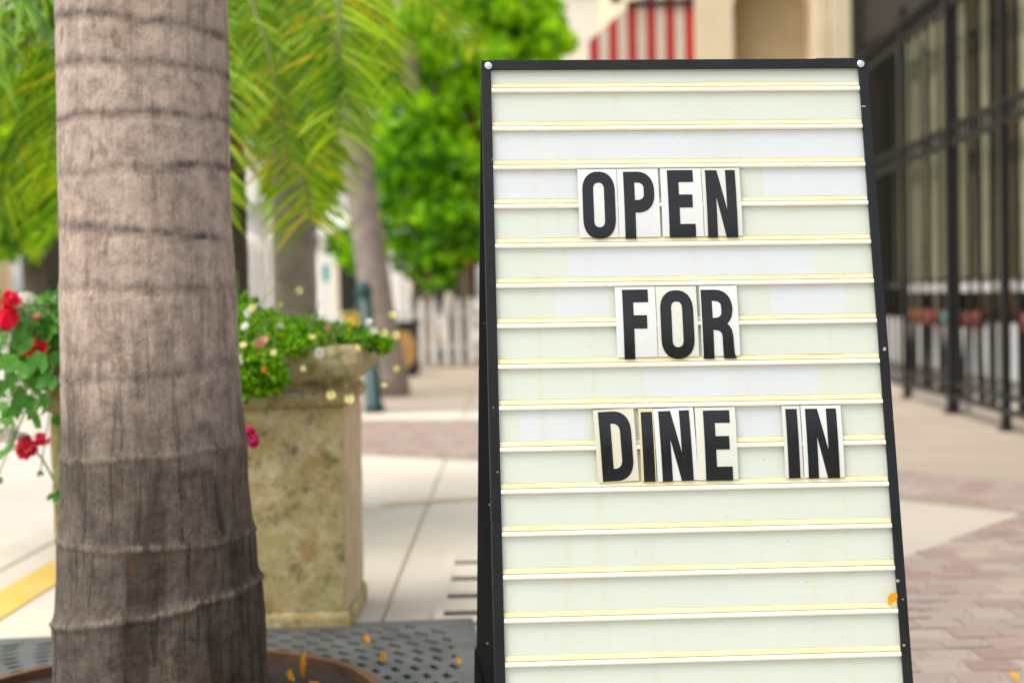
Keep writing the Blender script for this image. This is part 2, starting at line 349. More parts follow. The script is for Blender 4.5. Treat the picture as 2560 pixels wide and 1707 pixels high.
M['white_paint'] = simple('white_gloss_paint', (0.78, 0.77, 0.75), 0.4, 0, 0.05, 5)
M['blue'] = simple('blue_print', (0.06, 0.22, 0.62), 0.6, 0, 0.1, 5)
M['teal'] = simple('teal_fabric', (0.01, 0.42, 0.40), 0.7, 0, 0.1, 5)
M['orange'] = simple('orange_fabric', (0.80, 0.30, 0.02), 0.7, 0, 0.1, 5)
M['yellow_fabric'] = simple('yellow_fabric', (0.82, 0.52, 0.03), 0.7, 0, 0.08, 5)
M['red_fabric'] = simple('red_fabric', (0.62, 0.045, 0.02), 0.6, 0, 0.1, 5)
M['bin'] = simple('black_bin_metal', (0.025, 0.02, 0.018), 0.5, 0.2, 0.2, 8)
M['tan_disc'] = simple('tan_emblem', (0.42, 0.24, 0.07), 0.7, 0, 0.35, 12)
M['curtain'] = simple('pale_drape', (0.84, 0.80, 0.60), 0.9, 0, 0.2, 3)
M['window'] = NT('window_glass').set(Roughness=0.03).m
M['window'].node_tree.nodes['Principled BSDF'].inputs['Base Color'].default_value = (0.02, 0.022, 0.02, 1)
def m_glass():
    t = NT('shop_glass'); t.t.nodes.remove(t.b)
    g = t.n('ShaderNodeBsdfGlossy'); g.inputs['Roughness'].default_value = 0.015; g.inputs['Color'].default_value = (0.95, 1, 0.97, 1)
    tr = t.n('ShaderNodeBsdfTransparent'); tr.inputs['Color'].default_value = (0.96, 0.98, 0.94, 1)
    lw = t.n('ShaderNodeFresnel'); lw.inputs['IOR'].default_value = 1.7
    mx = t.n('ShaderNodeMixShader'); t.l(lw.outputs[0], mx.inputs[0]); t.l(tr.outputs[0], mx.inputs[1]); t.l(g.outputs[0], mx.inputs[2])
    t.l(mx.outputs[0], t.o.inputs[0]); return t.m
M['glass'] = m_glass()

# ================================================================== GROUND
def inside(p, poly):
    x, y = p; r = False; n = len(poly)
    for i in range(n):
        x1, y1 = poly[i]; x2, y2 = poly[(i + 1) % n]
        if (y1 > y) != (y2 > y) and x < (x2 - x1) * (y - y1) / (y2 - y1) + x1: r = not r
    return r
def struct(o): o['kind'] = 'structure'; return o

struct(MB().add([(-400, -200, -0.13), (400, -200, -0.13), (400, 900, -0.13), (-400, 900, -0.13)], [(0, 1, 2, 3)]).build('street', M['street']))
KX = -1.83
side = struct(MB().box(KX + 0.16, 30, -4, 60, -0.14, -0.008).build('sidewalk', M['mortar']))
xs = [KX + 0.165, -0.36, 1.10, 2.56, 4.02]; ys = [-4, -2.6, -1.1, 0.35, 1.85, 3.25, 4.66, 6.10, 7.55, 9.0, 10.5, 12.0, 14, 16, 18, 20, 23, 26, 30, 35, 40, 50, 60]
for i in range(len(xs) - 1):
    for j in range(len(ys) - 1):
        MB().box(xs[i] + 0.004, xs[i + 1] - 0.004, ys[j] + 0.004, ys[j + 1] - 0.004, -0.05, 0.0).build('slab', M['concrete_tan' if (i >= 2 and ys[j] > 5.9) or ys[j] > 10 else ('concrete_beige' if i >= 2 else 'concrete')], side, bevel=0.004, seg=1)
MB().box(4.024, 30, -4, 60, -0.05, -0.002).build('slab', M['concrete'], side)
kerb = struct(MB().box(KX, KX + 0.158, -4, 60, -0.14, 0.0).build('kerb', M['concrete'], bevel=0.012))
paint = struct(MB().add([(-1.545, 1.0, 0.004), (-1.405, 1.0, 0.004), (-1.405, 40, 0.004), (-1.545, 40, 0.004)], [(0, 1, 2, 3)]).build('yellow_painted_line', M['yellow']))
struct(MB().add([(-0.55, 5.80, 0.004), (0.6, 6.18, 0.004), (0.6, 6.28, 0.004), (-0.55, 5.90, 0.004)], [(0, 1, 2, 3)]).build('faded_painted_line', M['yellow_faint']))

# brick paving: a field beside the sign and a curved band
def clip(poly, a, b):     # keep the side left of a->b
    out = []; ax, ay = a; dx, dy = b[0] - ax, b[1] - ay
    s = lambda p: dx * (p[1] - ay) - dy * (p[0] - ax)
    for i in range(len(poly)):
        p, q = poly[i], poly[(i + 1) % len(poly)]; sp, sq = s(p), s(q)
        if sp >= 0: out.append(p)
        if sp * sq < 0:
            t = sp / (sp - sq); out.append((p[0] + t * (q[0] - p[0]), p[1] + t * (q[1] - p[1])))
    return out
def brick_shape(b, cx, cy, tilt, top):
    n = len(b); z = lambda p: top + tilt[0] * (p[0] - cx) + tilt[1] * (p[1] - cy)
    ins = [((p[0] - cx) * 0.955 + cx, (p[1] - cy) * 0.92 + cy) for p in b]
    vs = [(p[0], p[1], 0.0) for p in b] + [(p[0], p[1], z(p) - 0.003) for p in b] + [(p[0], p[1], z(p)) for p in ins]
    fs = [(i, (i + 1) % n, n + (i + 1) % n, n + i) for i in range(n)] + [(n + i, n + (i + 1) % n, 2 * n + (i + 1) % n, 2 * n + i) for i in range(n)] + [tuple(range(2 * n, 3 * n))]
    return vs, fs
L1a, L1b = (0.037, 3.0), (1.894, 5.268)
field_poly = [(0.037 - 0.82, 2.0), L1b, (2.78, 4.15), (2.78, 2.0)]
field = struct(MB().prism(field_poly, 0.0012, 0.0035).build('brick_paving', M['brick_joint']))
rnd = random.Random(3); cand = []
bw, bh, g_ = 0.112, 0.100, 0.008
for r in range(0, 36):
    for c in range(-2, 36):
        x0 = -0.85 + c * bw + (r % 2) * bw / 2; y0 = 2.0 + r * bh
        q = [(x0 + g_ / 2, y0 + g_ / 2), (x0 + bw - g_ / 2, y0 + g_ / 2), (x0 + bw - g_ / 2, y0 + bh - g_ / 2), (x0 + g_ / 2, y0 + bh - g_ / 2)]
        for i in range(4):
            q = clip(q, field_poly[(i + 1) % 4], field_poly[i]) if q else q
        if len(q) >= 3:
            A = abs(sum(q[i][0] * q[(i + 1) % len(q)][1] - q[(i + 1) % len(q)][0] * q[i][1] for i in range(len(q)))) / 2
            if A > 0.0009: cand.append((q, x0 + bw / 2, y0 + bh / 2))
vis = lambda c: (c[2] > 2.95 and 0.27 < c[1] / c[2] < 0.40)
near = sorted([c for c in cand if vis(c)], key=lambda c: c[2])[:295]; rest = [c for c in cand if c not in near]
for q, cx, cy in near:
    vs, fs = brick_shape([(a - cx, b - cy) for a, b in q], 0, 0, (rnd.gauss(0, 0.025), rnd.gauss(0, 0.03)), 0.0075 + rnd.gauss(0, 0.0012))
    o = MB().add(vs, fs).build('brick', M['brick'], field); o.location = (cx, cy, 0)
mb = MB()
for q, cx, cy in rest:
    mb.add(*brick_shape(q, cx, cy, (rnd.gauss(0, 0.01), rnd.gauss(0, 0.02)), 0.010))
mb.build('far_bricks', M['brick'], field)['kind'] = 'stuff'
lo = [(-1.62, 8.25), (-0.80, 7.72), (-0.20, 7.35), (0.8, 6.60), (1.534, 5.69), (1.874, 5.29), (2.78, 4.20)]
hi = [(-1.62, 10.4), (-1.02, 9.98), (-0.26, 9.79), (0.8, 8.60), (1.778, 6.577), (2.21, 6.151), (2.78, 5.45)]
bandp = lo + hi[::-1]
band = struct(MB().prism(bandp, 0.0012, 0.0035).build('brick_band', M['brick_joint']))
mb = MB()
for r in range(0, 66):
    for c in range(0, 44):
        x0 = -1.7 + c * bw + (r % 2) * bw / 2; y0 = 4.1 + r * bh
        if all(inside((x0 + dx, y0 + dy), bandp) for dx in (0, bw) for dy in (0, bh)) and not inside((x0 + 0.1, y0 + 0.05), field_poly):
            q = [(x0 + g_ / 2, y0 + g_ / 2), (x0 + bw - g_ / 2, y0 + g_ / 2), (x0 + bw - g_ / 2, y0 + bh - g_ / 2), (x0 + g_ / 2, y0 + bh - g_ / 2)]
            mb.add(*brick_shape(q, x0 + bw / 2, y0 + bh / 2, (rnd.gauss(0, 0.01), rnd.gauss(0, 0.02)), 0.010))
mb.build('band_bricks', M['brick'], band)['kind'] = 'stuff'

# slotted drain cover behind the sign
dr = empty('drain_cover', (0.2, 4.12, 0), 'pale slotted drain cover set in the sidewalk behind the sign', 'drain cover')
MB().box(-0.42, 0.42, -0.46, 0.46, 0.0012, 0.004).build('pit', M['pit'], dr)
yy = [-0.46] + [v for s in (3.756, 3.97, 4.215, 4.472) for v in (s - 4.12 - 0.034, s - 4.12 + 0.034)] + [0.46]
for i in range(0, len(yy), 2): MB().box(-0.42, 0.42, yy[i], yy[i + 1], 0.0045, 0.014).build('bar', M['concrete'], dr, bevel=0.002, seg=1)
MB().box(-0.42, -0.395, -0.46, 0.46, 0.0145, 0.0165).build('edge_strip', M['concrete'], dr)
MB().box(0.388, 0.42, -0.46, 0.46, 0.0145, 0.0165).build('edge_strip', M['concrete'], dr)

# ================================================================== SIDEWALK LETTER SIGN
W = 0.61
SM3 = Matrix(((0.9985182, -0.05421528, -0.00470153), (0.05396408, 0.97532839, 0.21406169), (-0.00701988, -0.21399821, 0.97680883)))
TL = Vector((-0.0385056, 2.2337239, 1.2166324))           # top-left outer corner of the front frame
ux, un, uz = SM3.col[0], SM3.col[1], SM3.col[2]           # right, into the board, up the board
H = TL.z / uz.z + 0.001                                    # leg length down to the pavement
ORI = TL - uz * H + ux * (W / 2)
SW = SM3.to_4x4(); SW.translation = ORI
SWI = SW.inverted()
def on_sign(x, y, dep=0.0):
    """photo pixel -> (u, v) on the board plane at local depth dep"""
    o = SWI @ CAM; d = SWI.to_3x3() @ ray(x, y); t = (dep - o.y) / d.y; p = o + d * t
    return p.x, p.z
sign = empty('sidewalk_sign', (0, 0, 0), 'black framed A-frame letter board reading OPEN FOR DINE IN', 'sign'); sign.matrix_world = SW
X0, X1 = -W / 2, W / 2; ft = 0.0142; dp = 0.030
# front frame: angle-section rails, front flange plus side flange
ff = MB().box(X0 + 0.001, X1 - 0.001, -0.0034, 0.0005, H - 0.0150, H - 0.0005).box(X0, X1, -0.0030, dp, H - 0.0012, H + 0.0008).build('top_rail', M['frame'], sign, bevel=0.0006)
for s, x0, x1, xo in ((0, X0, X0 + ft, X0), (1, X1 - ft, X1, X1 - 0.002)):
    MB().box(x0, x1, -0.0026, 0.0012, 0.0, H - 0.0005).box(xo - 0.0006, xo + 0.0022, 0.0012, dp, 0.0, H - 0.0012).build('side_rail', M['frame'], sign, bevel=0.0005)
BOT = H - 1.085
MB().box(X0 + ft, X1 - ft, -0.0015, 0.001, BOT - 0.02, BOT).box(X0 + ft, X1 - ft, 0.001, dp, BOT - 0.0215, BOT - 0.0195).build('bottom_rail', M['frame'], sign, bevel=0.0005)
for sx in (X0 + 0.0105, X1 - 0.0105):
    sm = MB()
    for a0, a1, r0, r1 in ((-0.0033, -0.0047, 0.0058, 0.0055), (-0.0047, -0.0057, 0.0055, 0.0038)):
        n = 20
        sm.add([(sx + r * cos(2 * pi * k / n), a, H - 0.0085 + r * sin(2 * pi * k / n)) for a, r in ((a0, r0), (a1, r1)) for k in range(n)],
               [(k, (k + 1) % n, n + (k + 1) % n, n + k) for k in range(n)] + [tuple(range(n, 2 * n))])
    sm.build('screw', M['screw'], sign, smooth=True)
# tracks and board strips
PIT, V0 = 0.0622718, 0.0514546
rows = [H - V0 - i * PIT for i in range(17)]           # bottoms of the white lips
fresh = {2: [(-1, 1)], 3: [(-1, -.145), (.13, 1)], 5: [(-.18, .20)], 6: [(-.20, -.12), (.13, .245)], 8: [(-.07, .195)], 9: [(-.26, -.16), (.045, .15)], 7: [(-.05, .0)]}
edges = [H - 0.012] + rows
for i in range(len(edges)):
    top = edges[i]; bot = (edges[i + 1] + 0.0165) if i + 1 < len(edges) else BOT
    if i > 0: top -= 0.0
    if top - bot < 0.004: continue
    xl, xr = X0 + 0.003, X1 - 0.003; cuts = sorted({xl, xr} | {min(max(c, xl), xr) for ab in fresh.get(i, []) for c in ab})
    b = MB()
    for a, c in zip(cuts, cuts[1:]):
        mid = (a + c) / 2; fr = any(p < mid < q for p, q in fresh.get(i, []))
        b.add([(a, 0.004, bot), (c, 0.004, bot), (c, 0.004, top), (a, 0.004, top)], [(0, 1, 2, 3)], 1 if fr else 0)
    b.build('board_strip', [M['panel_aged'], M['panel_fresh']], sign)
tl, tr_ = X0 + ft + 0.0003, X1 - ft - 0.0003
for i, zb in enumerate(rows):
    if zb < BOT + 0.02: continue
    root = MB().prism([(0.0045, zb + 0.0002), (0.006, zb + 0.0002), (0.006, zb + 0.0165), (0.0045, zb + 0.0165)], tl, tr_, axis='x').build('track', M['track_cream'], sign)
    rr = random.Random(i)
    # upper (yellowed) lip: nicked here and there
    up = MB(); n = 60; zt = []
    for k in range(n + 1):
        x = k / n; nick = 0.0
        if i == 7 and 0.80 < x < 0.93: nick = 0.0030 * max(0, 1 - ((x - 0.865) / 0.045) ** 2)
        zt.append(zb + 0.0163 + 0.0003 * noise.noise(Vector((x * 9, i, 0))) - nick)
    vs = []; fs = []
    for k in range(n + 1):
        x = tl + (tr_ - tl) * k / n
        vs += [(x, 0.0043, zt[k]), (x, 0.0010, zt[k] - 0.0012), (x, 0.0004, zb + 0.0086), (x, 0.0043, zb + 0.0076)]
    for k in range(n):
        for e in range(3): fs.append((k * 4 + e, (k + 1) * 4 + e, (k + 1) * 4 + e + 1, k * 4 + e + 1))
    up.add(vs, [f[::-1] for f in fs]).build('upper_lip', M['track_cream'], root)
    MB().prism([(0.0043, zb + 0.0078), (0.0002, zb + 0.0076), (-0.0020, zb + 0.0066), (-0.0024, zb + 0.0022), (-0.0016, zb + 0.0006), (0.0020, zb), (0.0043, zb + 0.0012)], tl, tr_, axis='x').build('lower_lip', M['track_white'], root)
MB().box(X0 + 0.003, X1 - 0.003, 0.0065, 0.0085, BOT, H - 0.004).build('backing_board', M['frame'], sign)
# rear frame, hinged at the top and racked a little to the left
SH = -0.046; BK = 0.50
def rear(u, t, off=0.0):     # t = 0 at hinge, 1 at ground
    top = SW @ Vector((u, dp + 0.004 + off, H - 0.012))
    bot = SW @ Vector((u + SH, dp + 0.004, 0)) ; bot = Vector((bot.x, bot.y + BK + off * 1.0, 0.0))
    return SWI @ top.lerp(bot, t)
def rear_bar(u0, u1, t0, t1, th, name, mat):
    vs = []
    for off in (0, th):
        for u, t in ((u0, t0), (u1, t0), (u1, t1), (u0, t1)): vs.append(rear(u, t, off))
    return MB().add(vs, [(0, 1, 2, 3), (7, 6, 5, 4), (0, 4, 5, 1), (1, 5, 6, 2), (2, 6, 7, 3), (3, 7, 4, 0)]).build(name, mat, sign)
rear_bar(X0, X0 + 0.016, 0.0, 1.0, 0.022, 'rear_rail', M['frame']); rear_bar(X1 - 0.016, X1, 0.0, 1.0, 0.022, 'rear_rail', M['frame'])
rear_bar(X0 + 0.016, X1 - 0.016, 0.002, 0.02, 0.020, 'rear_rail', M['frame']); rear_bar(X0 + 0.016, X1 - 0.016, 0.86, 0.88, 0.020, 'rear_rail', M['frame'])
rear_bar(X0 + 0.003, X1 - 0.003, 0.01, 0.875, 0.006, 'rear_board', M['frame'])
rear_bar(X0 - 0.004, X0 + 0.020, 0.80, 0.985, 0.026, 'leg_sleeve', M['frame']); rear_bar(X1 - 0.020, X1 + 0.004, 0.80, 0.985, 0.026, 'leg_sleeve', M['frame'])
for sx in (X0 + 0.05, X1 - 0.05):
    MB().box(sx - 0.03, sx + 0.03, 0.0, dp + 0.02, H + 0.0008, H + 0.0026).build('hinge', M['frame'], sign)

# ---- letters: condensed heavy capitals, unit height, x from 0
def arc(cx, cy, rx, ry, a0, a1, n=12, p=2.3):
    out = []
    for k in range(n + 1):
        a = radians(a0 + (a1 - a0) * k / n); c, s = cos(a), sin(a)
        out.append((cx + rx * math.copysign(abs(c) ** (2 / p), c), cy + ry * math.copysign(abs(s) ** (2 / p), s)))
    return out
def stadium(x0, x1, y0, y1, ry, p=2.3):
    rx = (x1 - x0) / 2; cx = (x0 + x1) / 2
    return arc(cx, y1 - ry, rx, ry, 0, 180, 24, p) + arc(cx, y0 + ry, rx, ry, 180, 360, 24, p)
GL = {
 'O': (0.485, [stadium(0, .485, 0, 1, .30), stadium(.162, .323, .166, .834, .10)]),
 'P': (0.465, [[(0, 0), (.165, 0), (.165, .385)] + [(.20, .385)] + arc(.20, .665, .265, .28, -90, 0) + arc(.20, .70, .265, .30, 0, 90) + [(0, 1)],
               [(.165, .57)] + arc(.20, .66, .105, .09, -90, 0) + arc(.20, .745, .105, .09, 0, 90) + [(.165, .835)]]),
 'E': (0.395, [[(0, 0), (.395, 0), (.395, .195), (.165, .195), (.165, .44), (.365, .44), (.365, .63), (.165, .63), (.165, .82), (.388, .82), (.388, 1), (0, 1)]]),
 'F': (0.40, [[(0, 0), (.165, 0), (.165, .435), (.37, .435), (.37, .625), (.165, .625), (.165, .815), (.40, .815), (.40, 1), (0, 1)]]),
 'N': (0.445, [[(0, 0), (.145, 0), (.145, .60), (.275, 0), (.445, 0), (.445, 1), (.30, 1), (.30, .395), (.172, 1), (0, 1)]]),
 'I': (0.16, [[(0, 0), (.16, 0), (.16, 1), (0, 1)]]),
 'D': (0.455, [[(0, 0), (.20, 0)] + arc(.20, .30, .255, .30, -90, 0) + arc(.20, .70, .255, .30, 0, 90) + [(0, 1)],
               [(.165, .175)] + arc(.19, .30, .105, .125, -90, 0) + arc(.19, .70, .105, .125, 0, 90) + [(.165, .825)]]),
 'R': (0.50, [[(0, 0), (.16, 0), (.16, .41), (.20, .41)] + arc(.195, .31, .10, .10, 90, 0, 8) + [(.297, .12), (.305, 0), (.50, 0), (.478, .03), (.465, .09), (.46, .20), (.455, .33)] + [(.44, .41), (.41, .465), (.375, .50), (.41, .54), (.445, .60)] + arc(.20, .70, .265, .30, 0, 90) + [(0, 1)],
              [(.16, .585)] + arc(.185, .67, .11, .085, -90, 0, 8) + arc(.185, .755, .11, .08, 0, 90, 8) + [(.16, .835)]]),
}
def glyph_mesh(ch):
    cu = bpy.data.curves.new('glyph', 'CURVE'); cu.dimensions = '2D'; cu.fill_mode = 'BOTH'; cu.extrude = 0.00022
    for lp in GL[ch][1]:
        pts = []
        for p in lp:
            if not pts or (abs(p[0] - pts[-1][0]) + abs(p[1] - pts[-1][1])) > 1e-4: pts.append(p)
        sp = cu.splines.new('POLY'); sp.points.add(len(pts) - 1); sp.use_cyclic_u = True
        for k, p in enumerate(pts): sp.points[k].co = (p[0], p[1], 0, 1)
    ob = bpy.data.objects.new('glyph', cu); COL.objects.link(ob)
    me = bpy.data.meshes.new_from_object(ob.evaluated_get(bpy.context.evaluated_depsgraph_get()))
    bpy.data.objects.remove(ob)
    bm = bmesh.new(); bm.from_mesh(me)
    for k in range(1, 14):
        bmesh.ops.bisect_plane(bm, geom=bm.verts[:] + bm.edges[:] + bm.faces[:], plane_co=(0, k / 14, 0), plane_no=(0, 1, 0))
    for v in bm.verts: v.co.z += 0.0022 * (1 - (2 * (0.02 + 0.96 * v.co.y) - 1) ** 2)
    bm.to_mesh(me); bm.free(); return me
# char, word, tile left/right px at mid height, glyph (left bottom, right bottom, top y, bottom y) in photo px, tilt deg, tile material, row (index of lip above)
def c1(x, y): return 1400 + x / 4.704, 380 + y / 4.704
def c2(x, y): return 1460 + x / 4.704, 680 + y / 4.704
def c3(x, y): return 1460 + x / 3.36, 980 + y / 3.36
spec = [
 ('O', 'OPEN', c1, (217, 681), (268, 650), (230, 1018), 0.0, 'tile_white', 2),
 ('P', 'OPEN', c1, (682, 1172), (757, 1113), (230, 1018), 0.0, 'tile_white', 2),
 ('E', 'OPEN', c1, (1192, 1680), (1275, 1583), (212, 1003), 0.0, 'tile_white', 2),
 ('N', 'OPEN', c1, (1682, 2135), (1725, 2077), (212, 1003), 0.0, 'tile_cream', 2),
 ('F', 'FOR', c2, (376, 855), (463, 766), (205, 1022), 0.0, 'tile_white', 5),
 ('O', 'FOR', c2, (857, 1340), (903, 1291), (212, 1018), 0.0, 'tile_cream', 5),
 ('R', 'FOR', c2, (1372, 1823), (1391, 1782), (205, 1015), 0.0, 'tile_white', 5),
 ('D', 'DINE', c3, (97, 442), (138, 404), (160, 745), 2.2, 'tile_tan', 8),
 ('I', 'DINE', c3, (470, 598), (491, 586), (165, 752), 0.6, 'tile_yellow', 8),
 ('N', 'DINE', c3, (600, 942), (643, 902), (155, 747), 1.4, 'tile_white', 8),
 ('E', 'DINE', c3, (944, 1287), (1014, 1239), (152, 742), 0.0, 'tile_cream', 8),
 ('I', 'IN', c3, (1677, 1832), (1708, 1804), (140, 722), -0.3, 'tile_cream', 8),
 ('N', 'IN', c3, (1836, 2178), (1874, 2135), (137, 722), -0.3, 'tile_white', 8),
]
look = {'tile_white': 'white', 'tile_cream': 'cream', 'tile_tan': 'tan', 'tile_yellow': 'yellowed'}
GM = {ch: glyph_mesh(ch) for ch in GL}
for ch, word, cf, (t0, t1), (g0, g1), (y0, y1), rot, tm, row in spec:
    ym = (y0 + y1) / 2
    ua, va = on_sign(*cf(t0, ym), -0.003); ub, vb = on_sign(*cf(t1, ym), -0.003)
    ga, _ = on_sign(*cf(g0, ym), -0.003); gb, _ = on_sign(*cf(g1, ym), -0.003)
    _, vt = on_sign(*cf((g0 + g1) / 2, y0), -0.003); _, vl = on_sign(*cf((g0 + g1) / 2, y1), -0.003)
    zt = rows[row] - 0.0008; zb = rows[row + 2] + 0.0150
    cx = (ua + ub) / 2
    till = empty('letter_tile', (0, 0, 0), '%s plastic tile with black letter %s in the word %s on the letter board' % (look[tm], ch, word), 'letter tile', 'letter tiles on the board')
    till.matrix_world = SW @ Matrix.Translation((cx, -0.0010, (zt + zb) / 2)) @ Matrix.Rotation(radians(-rot), 4, 'Y')
    hw, hh = (ub - ua) / 2 - 0.0003, (zt - zb) / 2
    pb = MB(); nb = 12; vs = []; BO = 0.0022
    for k in range(nb + 1):
        z = -hh + 2 * hh * k / nb; yo = -BO * (1 - (z / hh) ** 2)
        vs += [(-hw, yo, z), (hw, yo, z), (hw, yo + 0.0004, z), (-hw, yo + 0.0004, z)]
    fs = [(0, 1, 2, 3), (nb * 4 + 3, nb * 4 + 2, nb * 4 + 1, nb * 4)]
    for k in range(nb):
        for e in range(4): fs.append((k * 4 + e, (k + 1) * 4 + e, (k + 1) * 4 + (e + 1) % 4, k * 4 + (e + 1) % 4))
    pb.add(vs, fs).build('plate', M[tm], till)
    lt = link('letter', GM[ch], M['ink'], till)
    gw = gb - ga; gh = vt - vl
    sx = gw / GL[ch][0]
    # glyph mesh lies in XY: stand it up in the tile plane
    lt.matrix_local = Matrix.Translation((ga - cx, -0.0005, vl - (zt + zb) / 2)) @ Matrix.Rotation(pi / 2, 4, 'X') @ Matrix.Diagonal((sx, gh, 1, 1))

# curled yellow leaf caught on the lowest track by the right rail
def leaf_mesh(name, L, Wd, curl, seed=0, n=6):
    r = random.Random(seed); vs = []; fs = []
    for i in range(n + 1):
        t = i / n; wv = Wd * sin(pi * min(1, t * 0.93 + 0.04)) ** 0.8 * 0.5
        a = curl * t; y = L * (sin(a) / curl if curl else t); z = L * ((1 - cos(a)) / curl if curl else 0)
        for k in (-1, 0, 1): vs.append((k * wv, y, z + abs(k) * wv * 0.5 + r.gauss(0, 0.02) * Wd))
    for i in range(n):
        for k in (0, 1): fs.append((i * 3 + k, i * 3 + k + 1, i * 3 + k + 4, i * 3 + k + 3))
    return MB().add(vs, fs).mesh(name, smooth=True)
lf = link('dry_leaf', leaf_mesh('dry_leaf', 0.024, 0.013, 1.1, 5), M['dry_leaf'])
lf.scale = (1, 1, 1)
lu, lv = on_sign(2222, 1511, -0.001)
lf.matrix_world = SW @ Matrix.Translation((lu, -0.0008, lv)) @ Matrix.Rotation(radians(24), 4, 'Y') @ Matrix.Rotation(radians(90), 4, 'X')
tag(lf, 'small curled yellow leaf resting on a track of the letter board', 'leaf')

# ================================================================== FRONT PALM
PY = 2.885
sil = [(-700, 121, 528), (-200, 134, 552), (0, 141, 563), (200, 147, 568), (435, 151, 573), (600, 157, 578), (760, 158, 587), (930, 160, 592), (1090, 160, 610), (1200, 158, 617), (1360, 154, 637), (1450, 150, 646), (1525, 147, 659), (1540, 147, 662), (1700, 141, 668)]
prof = []
for y, a, b in sil:
    A = atY(a, y, PY); B = atY(b, y, PY); prof.append(((A.z + B.z) / 2, (A.x + B.x) / 2, (B.x - A.x) / 2 * 0.994))
prof.append((-0.05, prof[-1][1], prof[-1][2] + 0.03))
prof.sort()
prof += [(2.6, -0.80, 0.155), (4.6, -0.83, 0.135), (7.0, -0.86, 0.12)]
prof = [p for i, p in enumerate(prof)]
prof.sort()
def pr(z):
    for (z0, x0, r0), (z1, x1, r1) in zip(prof, prof[1:]):
        if z0 <= z <= z1:
            t = (z - z0) / (z1 - z0); return x0 + t * (x1 - x0), r0 + t * (r1 - r0)
    return prof[-1][1:] if z > prof[-1][0] else prof[0][1:]
scar_px = [44, 155, 285, 418, 575, 718, 935, 1143, 1365, 1535]
scars = [atY(350, y, PY - 0.16).z for y in scar_px] + [atY(350, 44, PY - 0.16).z + 0.095 * k for k in range(1, 63)]
amp = [1, .9, 1.0, .9, 1.0, .55, .5, .25, .12, .0] + [1] * 62
ridge = [.2, .3, .3, .3, .5, .4, .6, 1.0, 1.0, 1.6] + [.3] * 62
slope = [-.02, -.01, .0, .005, -.02, -.005, .01, .01, .0, .035] + [0] * 62
NS = 110
def build_trunk():
    zs = []; z = -0.05
    while z < 7.0: zs.append(z); z += 0.006 if z < 1.6 else 0.03
    vs = []; at = []; lp = []; bdk = []
    for z in zs:
        cx, r = pr(z)
        for k in range(NS):
            th = 2 * pi * k / NS; c, s = cos(th), sin(th); nv = Vector((c * 2.2, s * 2.2, 0))
            rr = r; sc_ = 0.0; li = 0.0
            for i, zs0 in enumerate(scars):
                if abs(z - zs0) > 0.09: continue
                zz = zs0 + slope[i] * c * 1.0 + 0.006 * noise.noise(nv * 0.9 + Vector((0, 0, i * 3.1))) + 0.0022 * noise.noise(nv * 5 + Vector((0, 0, i * 5.7)))
                d = (z - zz)
                rr += ridge[i] * 0.0036 * (math.exp(-(d / 0.012) ** 2)) - 0.0025 * math.exp(-((d + 0.010) / 0.006) ** 2)
                # below a scar the stem steps outwards slightly and tapers up
                rr += 0.003 * ridge[i] * (1 if d < 0 else 0) * math.exp(-(d / 0.05) ** 2)
                sc_ = max(sc_, amp[i] * math.exp(-((d - 0.002) / (0.011 if d > 0 else 0.0055)) ** 2) * (0.85 + 0.7 * noise.noise(nv * 1.6 + Vector((3, i * 2.0, 1)))))
                li = max(li, (1 - amp[i]) * math.exp(-((d) / 0.006) ** 2) * (0.6 + 0.6 * noise.noise(nv * 2.5 + Vector((7, i * 2.0, 1)))))
            rr += 0.005 * noise.noise(Vector((c * 1.6, s * 1.6, z * 3.0))) + 0.0016 * noise.noise(Vector((c * 7, s * 7, z * 4)))
            if z < 0.45: rr += (0.45 - z) * 0.022 * noise.noise(Vector((c * 3.4, s * 3.4, z * 0.9 + 5)))
            vs.append((cx + rr * c - cx0, rr * s, z)); at.append(max(0, min(1, sc_))); lp.append(max(0, min(1, li)))
            bdk.append(max(0, min(1, (0.93 - z) / 0.55)))  # bark tone gets darker towards the base
    fs = []
    for i in range(len(zs) - 1):
        for k in range(NS):
            k2 = (k + 1) % NS; fs.append((i * NS + k, i * NS + k2, (i + 1) * NS + k2, (i + 1) * NS + k))
    fs.append(tuple((len(zs) - 1) * NS + k for k in range(NS)))
    me = bpy.data.meshes.new('trunk'); me.from_pydata(vs, [], fs)
    for nm, arr in (('scar', at), ('lip', lp), ('age', bdk)):
        a = me.attributes.new(nm, 'FLOAT', 'POINT'); a.data.foreach_set('value', arr)
    me.polygons.foreach_set('use_smooth', [True] * len(me.polygons)); return me
cx0 = prof[0][1]
palm = empty('palm_tree', (cx0, PY, 0), 'palm with thick grey ringed trunk rising from the iron tree grate', 'palm tree', 'palms along the kerb')
link('trunk', build_trunk(), M['trunk'], palm)

